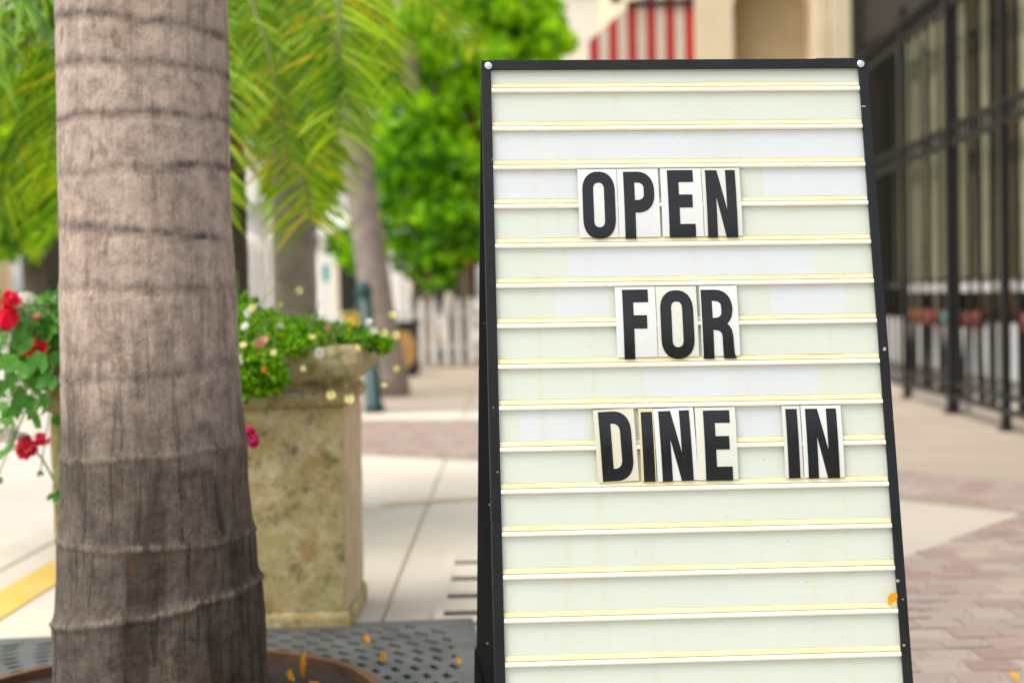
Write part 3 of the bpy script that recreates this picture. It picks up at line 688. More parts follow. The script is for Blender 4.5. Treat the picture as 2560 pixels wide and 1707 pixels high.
# fronds
def frond_mesh(L, el, droop, leaf, seed, nleaf=64, hang=0.30, wleaf=0.0125, twist=0.0):
    r = random.Random(seed); pts = []; p = Vector((0, 0, 0)); n = 24
    for i in range(n + 1):
        pts.append(p.copy()); a = el - droop * (i / n) ** 0.62
        p += Vector((cos(a), 0.25 * twist * (i / n), sin(a))) * (L / n)
    b = MB(); b.tube(pts, [0.016 * (1 - i / n) + 0.003 for i in range(n + 1)], 5, 1)
    def P(t):
        f = t * n; i = min(int(f), n - 1); return pts[i].lerp(pts[i + 1], f - i), (pts[i + 1] - pts[i]).normalized()
    for j in range(nleaf):
        t = 0.14 + 0.86 * (j + r.random() * 0.5) / nleaf
        q, tg = P(min(t, 0.999)); side = Vector((0, 1, 0)); nrm = tg.cross(side) * -1
        ll = leaf * (0.35 + 0.75 * sin(pi * min(1, 0.12 + 0.80 * t)) ** 0.8) * r.uniform(0.85, 1.1)
        for s in (-1, 1):
            if r.random() < 0.08: continue
            d = (tg * r.uniform(0.35, 0.95) + side * s * r.uniform(0.75, 1.0) + nrm * r.uniform(-0.30, 0.35)).normalized()
            m = 4; c = q.copy(); vs = []; wd = wleaf * r.uniform(0.7, 1.2)
            h = hang * r.uniform(0.7, 1.3); nb = (nrm + side * r.uniform(-.6, .6) + tg * r.uniform(-.4, .4)).normalized()
            for k in range(m + 1):
                ww = wd * (0.6 + 0.4 * sin(pi * k / m)) * (1 - 0.85 * (k / m) ** 2)
                ax = d.cross(nb)
                if ax.length < 1e-3: ax = side
                ax.normalize(); vs += [c - ax * ww / 2, c + ax * ww / 2]
                c = c + d * (ll / m); d = (d + Vector((0, 0, -1)) * h * 0.42).normalized()
            b.add(vs, [(2 * k, 2 * k + 1, 2 * k + 3, 2 * k + 2) for k in range(m)], 0)
    return b.mesh('frond', smooth=True)
def palm_crown(root, top, specs, meshes, mats):
    for az, mi, sc_, tilt in specs:
        me = meshes[mi]
        o = link('frond', me, mats, root)
        o.location = top; o.rotation_euler = (0, radians(tilt), radians(az)); o.scale = (sc_,) * 3
FM = [frond_mesh(3.2, radians(66), radians(160), 0.55, 1, 130), frond_mesh(2.9, radians(50), radians(140), 0.55, 2, 120), frond_mesh(3.1, radians(74), radians(172), 0.5, 3, 130, twist=0.3), frond_mesh(2.6, radians(35), radians(110), 0.52, 4, 90, twist=-0.4)]
FMS = [frond_mesh(1.9, radians(55), radians(110), 0.45, 11, 60), frond_mesh(1.8, radians(30), radians(80), 0.45, 12, 60)]
FMS2 = [m.copy() for m in FMS]
FM = [frond_mesh(1.75, radians(28), radians(112), 0.33, 31, 125), frond_mesh(1.55, radians(12), radians(96), 0.32, 32, 110, twist=0.5), frond_mesh(1.9, radians(44), radians(128), 0.32, 33, 130, twist=-0.5), frond_mesh(1.5, radians(40), radians(90), 0.30, 34, 110)]
FM2 = [m.copy() for m in FM]; FMD = [frond_mesh(1.5, radians(-20), radians(65), 0.4, 8, 50)]
palm_crown(palm, (prof[-1][1] - cx0, 0, 6.98), [(k * 40 + (k % 3) * 7, k % 2, 1.0, 0) for k in range(9)], FMS2, [M['frond2'], M['rachis']])

def bg_palm(base, topv, r0, r1, mat, specs, meshes, fm, label, dry=(), bend=0.0):
    root = empty('palm_tree', base, label, 'palm tree', 'palms along the kerb')
    n = 26; pts = []; rad = []
    for i in range(n + 1):
        t = i / n; q = Vector(base).lerp(Vector(topv), t) - Vector(base); q.x += bend * sin(pi * t)
        pts.append(q); rad.append((r0 * (1.25 - 0.25 * min(1, t * 8)) + (r1 - r0) * t) * (1 + 0.03 * (i % 2)))
    MB().tube(pts, rad, 16).build('trunk', mat, root, smooth=True)
    palm_crown(root, pts[-1], specs, meshes, [M[fm], M['rachis']])
    if dry: palm_crown(root, pts[-1] - Vector((0, 0, 0.05)), dry, FMD, [M['frond_dry'], M['rachis']])
    return root
AY = 5.7; A = atY(713, 0, AY).x; AZ = 2.16
bg_palm((A, AY, 0), (A + 0.02, AY, AZ), 0.095, 0.075, M['trunk_grey'],
        [(-96, 0, 1.0, 0), (-112, 2, 1.0, 0), (-70, 2, 0.9, 0), (-52, 0, 0.62, 0), (-36, 1, 0.45, 0), (-140, 0, 1.0, 0), (40, 3, 0.7, 0), (100, 0, 0.9, 0), (170, 3, 0.9, 0), (-84, 1, 0.95, 6)], FM, 'frond',
        'small palm with drooping yellow-green fronds behind the stone planter', dry=[(-60, 0, 0.6, 0), (-130, 0, 0.6, 0)])
A2 = atY(545, 0, 5.0).x
bg_palm((A2, 5.0, 0), (A2, 5.0, 2.0), 0.085, 0.075, M['trunk_dark'],
        [(180, 0, 1.0, 0), (-165, 1, 1.0, 0), (-148, 2, 1.0, 0), (160, 2, 0.95, 0), (-128, 0, 1.0, 0), (140, 0, 0.9, 0), (-176, 2, 0.85, 0), (-155, 0, 0.9, 6), (90, 3, 0.9, 0), (-60, 1, 0.62, 10), (-40, 0, 0.55, 0), (170, 1, 0.8, 0)], FM2, 'frond2',
        'palm with dark fibrous trunk half hidden behind the ringed front trunk', dry=[(-30, 0, 0.5, 10), (-70, 0, 0.5, 5)])
Bb = gnd(975, 990); Bt = atY(868, 230, 12.2)
bg_palm(tuple(Bb), tuple(Bt + (Bt - Bb) * 1.0), 0.15, 0.10, M['trunk_grey'], [(k * 45 + 10, k % 2, 0.9, 0) for k in range(8)], FMS, 'frond2',
        'palm with leaning grey trunk beside the dark green bollard')
Cb = gnd(1072, 903); Ct = atY(1010, 0, Cb.y - 0.5)
bg_palm(tuple(Cb), tuple(Ct + (Ct - Cb) * 0.35), 0.15, 0.13, M['trunk_pink'], [(k * 51 + 20, k % 2, 1.0, 0) for k in range(7)], FMS, 'frond2',
        'far palm with pinkish trunk and dry hanging fronds', dry=[(-90, 0, 1.0, 0), (-20, 0, 1.0, 0), (160, 0, 1.0, 0), (-140, 0, 1.0, 0)])

# ================================================================== TREE GRATE
GC = Vector((-0.752, PY, 0)); GS = 0.70; GR = 0.467
gr = empty('tree_grate', tuple(GC), 'weathered grey iron tree grate with curved slots around the front palm', 'tree grate'); gr.rotation_euler = (0, 0, radians(6))
def grate_mesh():
    bm = bmesh.new(); radii = [GR + 0.012, 0.50]; 
    while radii[-1] < 1.0: radii += [radii[-1] + 0.017, radii[-1] + 0.017 + 0.024]
    nth = 50; sub = 6
    cache = {}
    def V(r, a):
        k = (round(r, 5), round(a, 6) % round(2 * pi, 6))
        if k not in cache:
            aa = a + 0.9 * (r - GR); cache[k] = bm.verts.new((r * cos(aa), r * sin(aa), 0))
        return cache[k]
    for i in range(len(radii) - 1):
        slotrow = i % 2 == 1; off = (i // 2 % 2) * 0.5
        nt_ = int(nth * (1 + 0.0 * i)); da = 2 * pi / nt_
        rs = [radii[i] + (radii[i + 1] - radii[i]) * k / 3 for k in range(4)]
        for j in range(nt_):
            for s in range(sub):
                a0 = (j + s / sub) * da; a1 = (j + (s + 1) / sub) * da
                mid = (a0 + a1) / 2 + 0.9 * ((rs[0] + rs[3]) / 2 - GR); rm = (rs[0] + rs[3]) / 2
                x, y = abs(rm * cos(mid)), abs(rm * sin(mid)); hole = slotrow and ((s + 3 * (i // 2 % 2)) % sub) in (0, 1, 2) and max(x, y) < GS - 0.06
                if hole: continue
                for k in range(3):
                    try: bm.faces.new((V(rs[k], a0), V(rs[k + 1], a0), V(rs[k + 1], a1), V(rs[k], a1)))
                    except ValueError: pass
    for nrm in ((1, 0), (-1, 0), (0, 1), (0, -1)):
        geom = bm.verts[:] + bm.edges[:] + bm.faces[:]
        bmesh.ops.bisect_plane(bm, geom=geom, plane_co=(nrm[0] * GS, nrm[1] * GS, 0), plane_no=(nrm[0], nrm[1], 0), clear_outer=True)
    bmesh.ops.recalc_face_normals(bm, faces=bm.faces)
    ret = bmesh.ops.extrude_face_region(bm, geom=bm.faces[:])
    bmesh.ops.translate(bm, vec=(0, 0, 0.016), verts=[v for v in ret['geom'] if isinstance(v, bmesh.types.BMVert)])
    bmesh.ops.recalc_face_normals(bm, faces=bm.faces)
    me = bpy.data.meshes.new('plate'); bm.to_mesh(me); bm.free(); return me
po = link('plate', grate_mesh(), M['iron'], gr); po.location.z = 0.005
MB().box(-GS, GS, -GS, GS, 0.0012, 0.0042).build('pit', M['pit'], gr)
fr = MB()
for a, b, c, d in ((-GS - 0.012, GS + 0.012, GS + 0.001, GS + 0.012), (-GS - 0.012, GS + 0.012, -GS - 0.012, -GS - 0.001), (-GS - 0.012, -GS - 0.001, -GS - 0.001, GS + 0.001), (GS + 0.001, GS + 0.012, -GS - 0.001, GS + 0.001)):
    fr.box(a, b, c, d, 0.001, 0.019)
fr.build('frame', M['iron'], gr)
ring = MB(); n = 72
ring.add([((GR + dr_) * cos(2 * pi * k / n), (GR + dr_) * sin(2 * pi * k / n), z) for dr_, z in ((-0.012, 0.004), (-0.012, 0.030), (0.010, 0.030), (0.012, 0.020)) for k in range(n)],
         [(e * n + k, e * n + (k + 1) % n, (e + 1) * n + (k + 1) % n, (e + 1) * n + k) for e in range(3) for k in range(n)])
ring.build('rim_ring', M['rust'], gr, smooth=False)
sv = []; sf = []; n = 40
for j in range(9):
    r = GR * 0.97 * j / 8
    for k in range(n): sv.append((r * cos(2 * pi * k / n), r * sin(2 * pi * k / n), 0.009 + 0.006 * noise.noise(Vector((r * 9 * cos(2 * pi * k / n), r * 9 * sin(2 * pi * k / n), 0)))))
for j in range(8):
    for k in range(n): sf.append((j * n + k, j * n + (k + 1) % n, (j + 1) * n + (k + 1) % n, (j + 1) * n + k))
MB().add(sv, sf).build('soil', M['soil'], gr, smooth=True)

# fallen orange leaves and petals
lm = [leaf_mesh('fallen_leaf', 0.036, 0.020, c, i) for i, c in enumerate((1.2, 1.9, 0.7))]
fall = [(758, 1693, 'iron', 1.7, 60), (735, 1703, 'iron', .9, 10), (772, 1704, 'iron', .9, -20), (922, 1606, 'orange', .8, 0), (957, 1652, 'orange', .8, 15), (1085, 1541, 'orange', .5, 5), (1150, 1660, 'orange', .6, 5), (1160, 1522, 'orange', .5, 5), (2545, 1700, 'orange', .8, 10)]
for i, (x, y, wh, s, tilt) in enumerate(fall):
    z0 = 0.017 if wh == 'iron' else (0.0225 if x < 1240 and y > 1590 else 0.003)
    if x > 2000: z0 = 0.013
    p = gnd(x, y, z0); o = link('fallen_leaf', lm[i % 3], M['dry_leaf']); o.location = p; o.scale = (s,) * 3
    o.rotation_euler = (radians(tilt), 0, random.uniform(0, 6.28))
    where = 'standing in the soil ring at the palm base' if wh == 'iron' else ('lying on the brick paving' if x > 2000 else ('lying on the iron tree grate' if y > 1590 else 'lying on the pale slabs beside the stone planter'))
    tag(o, 'small orange dry leaf ' + where, 'leaf', 'fallen leaves ' + where)

# ================================================================== STONE PLANTER
px0, px1, py0, py1 = -1.175, -0.432, 3.60, 4.0
pl = empty('stone_planter', ((px0 + px1) / 2, (py0 + py1) / 2, 0), 'weathered mossy stone box planter overflowing with flowers beside the palm', 'planter')
hx, hy = (px1 - px0) / 2, (py1 - py0) / 2
def square_lathe(profile, name, mat, bev=0.004):
    """profile of (outset, z) carried round the box"""
    b = MB(); vs = []; fs = []
    for o_, z in profile: vs += [(-hx - o_, -hy - o_, z), (hx + o_, -hy - o_, z), (hx + o_, hy + o_, z), (-hx - o_, hy + o_, z)]
    for i in range(len(profile) - 1):
        for k in range(4): fs.append((i * 4 + k, i * 4 + (k + 1) % 4, (i + 1) * 4 + (k + 1) % 4, (i + 1) * 4 + k))
    return b.add(vs, fs).build(name, mat, pl, bevel=bev)
def subdiv_rough(o, cuts, amp_, sc_):
    bm = bmesh.new(); bm.from_mesh(o.data); bmesh.ops.subdivide_edges(bm, edges=bm.edges[:], cuts=cuts, use_grid_fill=True)
    for v in bm.verts:
        nv = noise.noise_vector(v.co * sc_); v.co += nv * amp_
    bm.to_mesh(o.data); bm.free(); o.data.update()
bo = square_lathe([(0.0, 0.055), (0.004, 0.55), (0.0, 0.575)], 'body', M['planter'], 0.012); subdiv_rough(bo, 8, 0.004, 9)
bo.data.materials.append(M['planter_side'])
for p_ in bo.data.polygons:
    if p_.normal.x > 0.8: p_.material_index = 1
bo = square_lathe([(0.0, 0.001), (0.008, 0.002), (0.009, 0.040), (0.006, 0.050), (0.001, 0.056)], 'foot', M['planter'], 0.006)
rm = square_lathe([(-0.002, 0.575), (0.014, 0.585), (0.018, 0.600), (0.014, 0.615), (0.004, 0.622), (0.004, 0.638), (0.026, 0.645), (0.042, 0.662), (0.047, 0.690), (0.042, 0.715), (0.028, 0.730), (0.0, 0.733), (-0.045, 0.731), (-0.050, 0.69)], 'rim', M['planter_rim'], 0.004)
subdiv_rough(rm, 2, 0.004, 11)
MB().box(-hx + 0.03, hx - 0.03, -hy + 0.03, hy - 0.03, 0.60, 0.70).build('soil', M['soil'], pl)

# trailing plant spilling over the right of the planter
def small_leaves(centres, n, size, seed, lobes=False):
    r = random.Random(seed); b = MB()
    for _ in range(n):
        c, rad = centres[r.randrange(len(centres))]; p = None
        while p is None:
            q = Vector((r.uniform(-1, 1), r.uniform(-1, 1), r.uniform(-1, 1)))
            if 0.25 < q.length < 1: p = Vector((c[0] + q.x * rad[0], c[1] + q.y * rad[1], c[2] + q.z * rad[2]))
        d = Vector((r.gauss(0, 1), r.gauss(0, 1), r.gauss(0, 0.7))).normalized(); e = d.orthogonal(); e.rotate(Matrix.Rotation(r.uniform(0, 6.28), 3, d)); f = d.cross(e)
        s = size * r.uniform(0.6, 1.3)
        b.add([p, p + (e * 0.5 + f * 0.38) * s, p + e * s + d * s * 0.15, p + (e * 0.5 - f * 0.38) * s], [(0, 1, 2, 3)])
    return b
tp = empty('trailing_plant', (-0.62, 3.72, 0.70), 'bushy trailing plant with tiny yellow and white flowers in the stone planter', 'plant')
T0 = Vector(tp.location)
def tpl(x, y, Y): return atY(x, y, Y) - T0
cl = []
for x, y, Y, rx, rz in ((620, 805, 3.68, .07, .045), (660, 815, 3.75, .08, .045), (720, 822, 3.8, .08, .035), (690, 840, 3.62, .07, .05), (640, 860, 3.58, .06, .07), (620, 920, 3.52, .045, .045), (670, 915, 3.52, .045, .05), (690, 940, 3.51, .03, .04), (780, 825, 3.75, .07, .035), (840, 835, 3.75, .06, .025), (900, 845, 3.75, .06, .022), (945, 858, 3.75, .04, .02), (760, 850, 3.6, .05, .025), (600, 775, 3.8, .05, .045), (560, 860, 3.55, .08, .09), (500, 840, 3.6, .08, .07), (600, 960, 3.5, .04, .04), (735, 870, 3.55, .03, .02), (655, 965, 3.505, .025, .03)):
    cl.append((tpl(x, y, Y), (rx, min(rx, .055), rz)))
small_leaves(cl, 5000, 0.014, 11).build('foliage', M['small_leaf'], tp)
stb = MB(); r_ = random.Random(5)
for k in range(60):
    c, rad = cl[r_.randrange(len(cl))]; a = Vector((c.x, max(c.y, -0.08), 0.0)); b_ = c + Vector((r_.gauss(0, rad[0]), r_.gauss(0, rad[1]), abs(r_.gauss(0, rad[2])) + 0.02))
    stb.tube([a, (a + b_) / 2 + Vector((0, 0, 0.04)), b_], 0.0012, 4)
stb.build('stems', M['stem'], tp)['kind'] = 'stuff'
def bloom(root, origin, pos, r, mat, name='flower', seed=0, petals=8, face=None):
    rr = random.Random(seed); b = MB(); face = face or Vector((rr.gauss(0, .3), -1, rr.gauss(0.3, .3))).normalized(); e = face.orthogonal().normalized(); f = face.cross(e)
    for k in range(petals):
        a = 2 * pi * k / petals + rr.gauss(0, 0.1); d = e * cos(a) + f * sin(a); s_ = face.cross(d); 
        b.add([d * r * .15, d * r * .6 + s_ * r * .34 + face * r * .1, d * r + face * r * .05, d * r * .6 - s_ * r * .34 + face * r * .1], [(0, 1, 2, 3)])
    b.add([e * r * .25 + face * r * .12, f * r * .25 + face * r * .12, -e * r * .25 + face * r * .12, -f * r * .25 + face * r * .12], [(0, 1, 2, 3)])
    o = b.build(name, mat, root); o.location = pos - origin; return o
for i, (x, y, Y, r, m) in enumerate([(748, 727, 3.75, .012, 'yellow_petal'), (980, 787, 3.75, .012, 'yellow_petal'), (798, 882, 3.52, .016, 'white_petal'), (874, 998, 3.50, .015, 'yellow_petal'), (828, 988, 3.50, .014, 'yellow_petal'), (595, 899, 3.46, .016, 'white_petal'), (648, 857, 3.5, .016, 'pink_petal'), (661, 850, 3.51, .012, 'pink_petal'), (781, 842, 3.55, .010, 'yellow_petal'), (684, 881, 3.46, .010, 'yellow_petal'), (758, 921, 3.50, .009, 'yellow_petal'), (620, 782, 3.6, .014, 'white_petal'), (630, 770, 3.6, .012, 'yellow_petal'), (608, 862, 3.46, .011, 'yellow_petal'), (935, 826, 3.66, .013, 'white_petal'), (960, 832, 3.66, .013, 'yellow_petal'), (922, 805, 3.70, .012, 'white_petal'), (990, 838, 3.68, .014, 'yellow_petal'), (960, 962, 3.60, .009, 'yellow_petal'), (660, 923, 3.46, .009, 'orange'), (700, 812, 3.6, .010, 'white_petal'), (890, 870, 3.6, .013, 'yellow_petal'), (990, 921, 3.62, .010, 'yellow_petal'), (818, 818, 3.66, .010, 'pink_petal'), (700, 760, 3.7, .009, 'yellow_petal'), (612, 815, 3.52, .013, 'white_petal')]):
    p = atY(x, y, Y); bloom(tp, T0, p, r, M[m], seed=i)
    a = p - T0; rt = Vector((max(-0.15, min(0.12, a.x * 0.7)), -0.05, 0.0))
    MB().tube([rt, (rt + a) / 2 + Vector((0, -0.02, 0.08 if a.z > -0.05 else 0.13)), a], 0.0011, 4).build('stem', M['stem'], tp)

# red geranium on the left
ge = empty('geranium', (-1.10, 3.66, 0.70), 'geranium with red and white flower heads in the planter behind the palm trunk', 'plant'); G0 = Vector(ge.location)
def ger_leaf(seed):
    r = random.Random(seed); n = 22; vs = [(0, 0, 0)]; 
    for k in range(n + 1):
        a = radians(-150 + 300 * k / n); rr = 1 + 0.10 * cos(a * 7) + r.gauss(0, 0.03)
        vs.append((rr * sin(a), rr * cos(a), 0.22 + 0.08 * sin(a * 5)))
    return MB().add(vs, [(0, k, k + 1) for k in range(1, n + 1)]).mesh('leaf', smooth=True)
GLM = [ger_leaf(k) for k in range(3)]
r_ = random.Random(9); stm = MB()
leaf_spots = [(30, 960, .036), (75, 925, .034), (20, 1130, .030), (120, 860, .03), (60, 830, .028), (10, 860, .032), (100, 790, .026), (140, 800, .024), (45, 885, .030), (130, 900, .03), (5, 920, .034), (90, 970, .032), (60, 1020, .034), (20, 1040, .034), (110, 1010, .030), (150, 770, .024), (85, 760, .024), (125, 745, .022), (40, 790, .024), (-30, 900, .036), (-40, 1000, .036), (-25, 820, .03), (150, 850, .026), (75, 860, .028), (150, 740, .02), (15, 800, .026), (40, 1080, .026), (118, 960, .026), (-20, 1090, .03), (130, 1245, .013), (150, 1240, .016), (155, 1285, .015), (145, 1268, .012), (155, 1310, .012), (100, 1185, .009), (-10, 1200, .016), (200, 800, .03), (230, 850, .03), (260, 780, .03), (190, 740, .026)]
leaf_spots += [(r_.uniform(-90, 150), r_.uniform(820, 1060), r_.uniform(.024, .036)) for _ in range(46)] + [(r_.uniform(-60, 300), r_.uniform(740, 840), r_.uniform(.02, .03)) for _ in range(26)]
for i, (x, y, s) in enumerate(leaf_spots):
    Y = 3.50 + r_.gauss(0, 0.06) - (0.03 if y > 900 else -0.05) - (0.0 if y < 1150 else 0.02)
    p = atY(x, y, Y); o = link('leaf', GLM[i % 3], M['ger_leaf'], ge); o.location = p - G0; o.scale = (s,) * 3
    o.rotation_euler = (radians(r_.gauss(60, 28)), radians(r_.gauss(0, 30)), radians(r_.uniform(-70, 70)))
    a = p - G0; root = Vector((max(-0.03, min(0.18, a.x)), max(a.y, -0.02), 0.0)); stm.tube([root, (root + a) / 2 + Vector((0, -0.03, 0.05)), a], 0.0016, 4)
for x, y in ((110, 1130), (140, 1200)): pass
s0 = atY(75, 1112, 3.46) - G0
stm.build('stems', M['stem'], ge)['kind'] = 'stuff'
MB().tube([s0, atY(105, 1145, 3.46) - G0, atY(130, 1190, 3.47) - G0, atY(152, 1260, 3.47) - G0, atY(190, 1180, 3.5) - G0, atY(200, 1010, 3.52) - G0, Vector((0.05, -0.06, 0.03))], 0.0028, 6).build('stem', M['stem'], ge)
s1 = atY(627, 1090, 3.45) - G0
MB().tube([s1, atY(610, 1040, 3.45) - G0, atY(570, 990, 3.46) - G0, atY(480, 900, 3.5) - G0, Vector((0.30, -0.04, 0.0))], 0.0018, 6).build('stem', M['stem'], ge)

def cluster(pos, rad, mat, n, seed, fr=0.5):
    r = random.Random(seed); b = MB()
    for k in range(n):
        d = Vector((r.gauss(0, 1), r.gauss(0, 1) - 0.3, r.gauss(0, 1))).normalized(); c = Vector((d.x * rad[0], d.y * rad[1], d.z * rad[2])) * r.uniform(0.55, 1)
        e = d.orthogonal().normalized(); f = d.cross(e); s = min(rad) * fr
        for q in range(5):
            a = 2 * pi * q / 5 + k; u = e * cos(a) + f * sin(a); v = d.cross(u)
            b.add([c, c + u * s * .6 + v * s * .38 + d * s * .1, c + u * s + d * s * .25, c + u * s * .6 - v * s * .38 + d * s * .1], [(0, 1, 2, 3)])
    o = b.build('flower_head', mat, ge); o.location = pos - G0; return o
for i, (x, y, Y, rx, rz, m) in enumerate([(28, 748, 3.46, .017, .022, 'red'), (16, 795, 3.46, .023, .025, 'red'), (85, 870, 3.48, .026, .019, 'red'), (66, 1118, 3.46, .020, .024, 'red'), (102, 1098, 3.46, .020, .012, 'red'), (66, 752, 3.52, .020, .017, 'white_petal'), (48, 792, 3.52, .016, .016, 'white_petal'), (130, 748, 3.55, .012, .012, 'white_petal'), (15, 1085, 3.5, .024, .018, 'white_petal'), (57, 1092, 3.47, .012, .008, 'white_petal'), (35, 830, 3.5, .010, .008, 'white_petal'), (93, 790, 3.5, .009, .007, 'pink_petal'), (625, 1076, 3.45, .010, .011, 'magenta'), (632, 1102, 3.45, .013, .015, 'magenta'), (-25, 770, 3.47, .025, .022, 'red')]):
    cluster(atY(x, y, Y), (rx * 1.15, rx, rz * 1.1), M[m], 18, i, 0.85)

# ================================================================== TREES AND SHRUBS BEHIND
def tree(base, blobs, n, size, mat, label, seed, trunk_r=0.14, group='leafy trees down the street'):
    base = Vector(base); root = empty('leafy_tree', tuple(base), label, 'tree', group); r = random.Random(seed)
    cen = [(Vector(c) - base, rad) for c, rad in blobs]
    sub = []
    for c, rad in cen:                       # break each lobe into many uneven clumps
        for k in range(14):
            d = Vector((r.gauss(0, 1), r.gauss(0, 1), r.gauss(0, 1))).normalized() * r.uniform(0.45, 1.0)
            q = rad * r.uniform(0.22, 0.42); sub.append((c + Vector((d.x, d.y, d.z * 0.9)) * rad, (q, q, q * 0.75)))
    small_leaves(sub, n, size, seed).build('crown', mat, root)
    top = sum((c for c, _ in cen), Vector()) / len(cen)
    b = MB(); fork = Vector((top.x * 0.6, top.y * 0.6, min(top.z * 0.55, 1.8)))
    b.tube([(0, 0, 0), fork * 0.5 + Vector((0.04, 0, 0)), fork], [trunk_r * 1.3, trunk_r, trunk_r * 0.85], 12)
    for c, rad in cen: b.tube([fork, (fork + c) / 2 + Vector((0, 0, 0.1)), c], [trunk_r * 0.6, trunk_r * 0.4, trunk_r * 0.12], 7)
    b.build('trunk', M['bark'], root, smooth=True)
def PX(x, y, Y): return tuple(atY(x, y, Y))
tree((-0.75, 19.0, 0), [(PX(1180, 110, 19), 1.0), (PX(1290, 40, 19.5), 0.62), (PX(1080, 200, 18.6), 0.9), (PX(1200, 300, 19), 0.8), (PX(1090, -60, 19), 1.0), (PX(1230, -60, 19.4), .7), (PX(1330, 110, 19.2), .5), (PX(1250, 180, 19), .6), (PX(1140, 480, 18.6), 0.7), (PX(1030, 420, 19), .7)], 10500, 0.14, M['leaf_a'], 'dense bright green leafy tree behind the letter board', 21, 0.16)
tree((-1.3, 17.4, 0), [(PX(1040, 590, 17.2), 0.45), (PX(1090, 640, 17.2), 0.36), (PX(990, 560, 17.6), 0.45), (PX(900, 620, 17.8), 0.36), (PX(1150, 560, 17.2), .30), (PX(1080, 520, 17.6), .45), (PX(1130, 430, 17.8), .4), (PX(1210, 610, 17.4), .32), (PX(1000, 470, 17.8), .5), (PX(1060, 390, 18), .5)], 2300, 0.13, M['leaf_a'], 'low green leafy tree above the white fence', 22, 0.09)
tree((-3.4, 21, 0), [(PX(800, 380, 21), 0.9), (PX(700, 250, 21), 1.0), (PX(880, 200, 21), 0.9), (PX(780, 100, 21.5), 1.1), (PX(930, 60, 21.5), 1.0)], 9000, 0.15, M['leaf_b'], 'yellow-green leafy tree behind the drooping palm', 23, 0.16)
tree((-5.2, 15.5, 0), [(PX(60, 330, 15.5), 0.8), (PX(150, 450, 15.5), 0.7), (PX(10, 520, 15.2), 0.6), (PX(200, 250, 15.5), 0.8), (PX(-60, 400, 15.5), 0.8)], 4500, 0.13, M['leaf_b'], 'leafy street tree behind the palm with dark trunk', 24, 0.14)

# ================================================================== STREET FURNITURE BEHIND
bp = gnd(937, 1030); bt = atY(907, 703, bp.y)
bol = empty('bollard', tuple(bp), 'dark green round-topped bollard leaning slightly behind the planter', 'bollard')
h_ = (bt - bp).length
post = MB().lathe([(0.078, 0.0), (0.078, 0.05), (0.062, 0.06), (0.058, h_ - 0.10)], 20).build('post', M['green_paint'], bol, smooth=True)
MB().lathe([(0.064, h_ - 0.10), (0.066, h_ - 0.085), (0.058, h_ - 0.07), (0.055, h_ - 0.04), (0.038, h_ - 0.01), (0.012, h_)], 20).build('cap', M['green_paint'], bol, smooth=True)
d_ = (bt - bp).normalized(); bol.rotation_euler = d_.to_track_quat('Z', 'Y').to_euler()

bb = gnd(1015, 940)
bn = empty('litter_bin', tuple(bb), 'black square litter bin with a round tan emblem by the leaning palm', 'litter bin')
MB().box(-0.15, 0.15, -0.15, 0.15, 0.03, 0.55).box(-0.13, 0.13, -0.13, 0.13, 0.0, 0.03).build('body', M['bin'], bn, bevel=0.015)
MB().box(-0.17, 0.17, -0.17, 0.17, 0.552, 0.60).build('lid', M['bin'], bn, bevel=0.012)
n = 28; MB().add([(0.13 * cos(2 * pi * k / n), y, 0.30 + 0.2 * sin(2 * pi * k / n)) for y in (-0.152, -0.165) for k in range(n)], [tuple(range(n, 2 * n))] + [(k, (k + 1) % n, n + (k + 1) % n, n + k) for k in range(n)]).build('emblem', M['tan_disc'], bn)

wf = empty('white_fence', (-0.2, 17.3, 0), 'low white picket fence across the far pavement', 'fence')
for k in range(15): MB().prism([(-0.035, 0.04), (0.035, 0.04), (0.035, 0.80), (0, 0.86), (-0.035, 0.80)], -0.012, 0.012, axis='y').build('picket', M['white_paint'], wf).location.x = -1.05 + k * 0.15
for z in (0.22, 0.62): MB().box(-1.15, 1.15, 0.014, 0.05, z, z + 0.07).build('rail', M['grey_stone'], wf)
for x in (-1.12, 0.0, 1.12): MB().box(x - 0.05, x + 0.05, 0.055, 0.15, 0, 0.92).build('post', M['white_paint'], wf)

def tent(x, y, hw_, zi, za, label):
    t = empty('market_canopy', (x, y, 0), label, 'canopy', 'white market canopies')
    MB().add([(-hw_, -hw_, zi), (hw_, -hw_, zi), (hw_, hw_, zi), (-hw_, hw_, zi), (0, 0, za), (-hw_, -hw_, zi - .2), (hw_, -hw_, zi - .2), (hw_, hw_, zi - .2), (-hw_, hw_, zi - .2)],
             [(0, 1, 4), (1, 2, 4), (2, 3, 4), (3, 0, 4), (5, 6, 1, 0), (6, 7, 2, 1), (7, 8, 3, 2), (8, 5, 0, 3)]).build('roof', M['canvas'], t)
    for sx in (-1, 1):
        for sy in (-1, 1): MB().box(sx * hw_ * .97 - .03, sx * hw_ * .97 + .03, sy * hw_ * .97 - .03, sy * hw_ * .97 + .03, 0, zi).build('leg', M['white_paint'], t)
tent(-3.15, 25.0, 0.95, 2.0, 2.5, 'white market canopy beside the feather flag'); tent(-5.9, 26.0, 1.2, 2.0, 2.6, 'white market canopy farther along, behind the front palm')

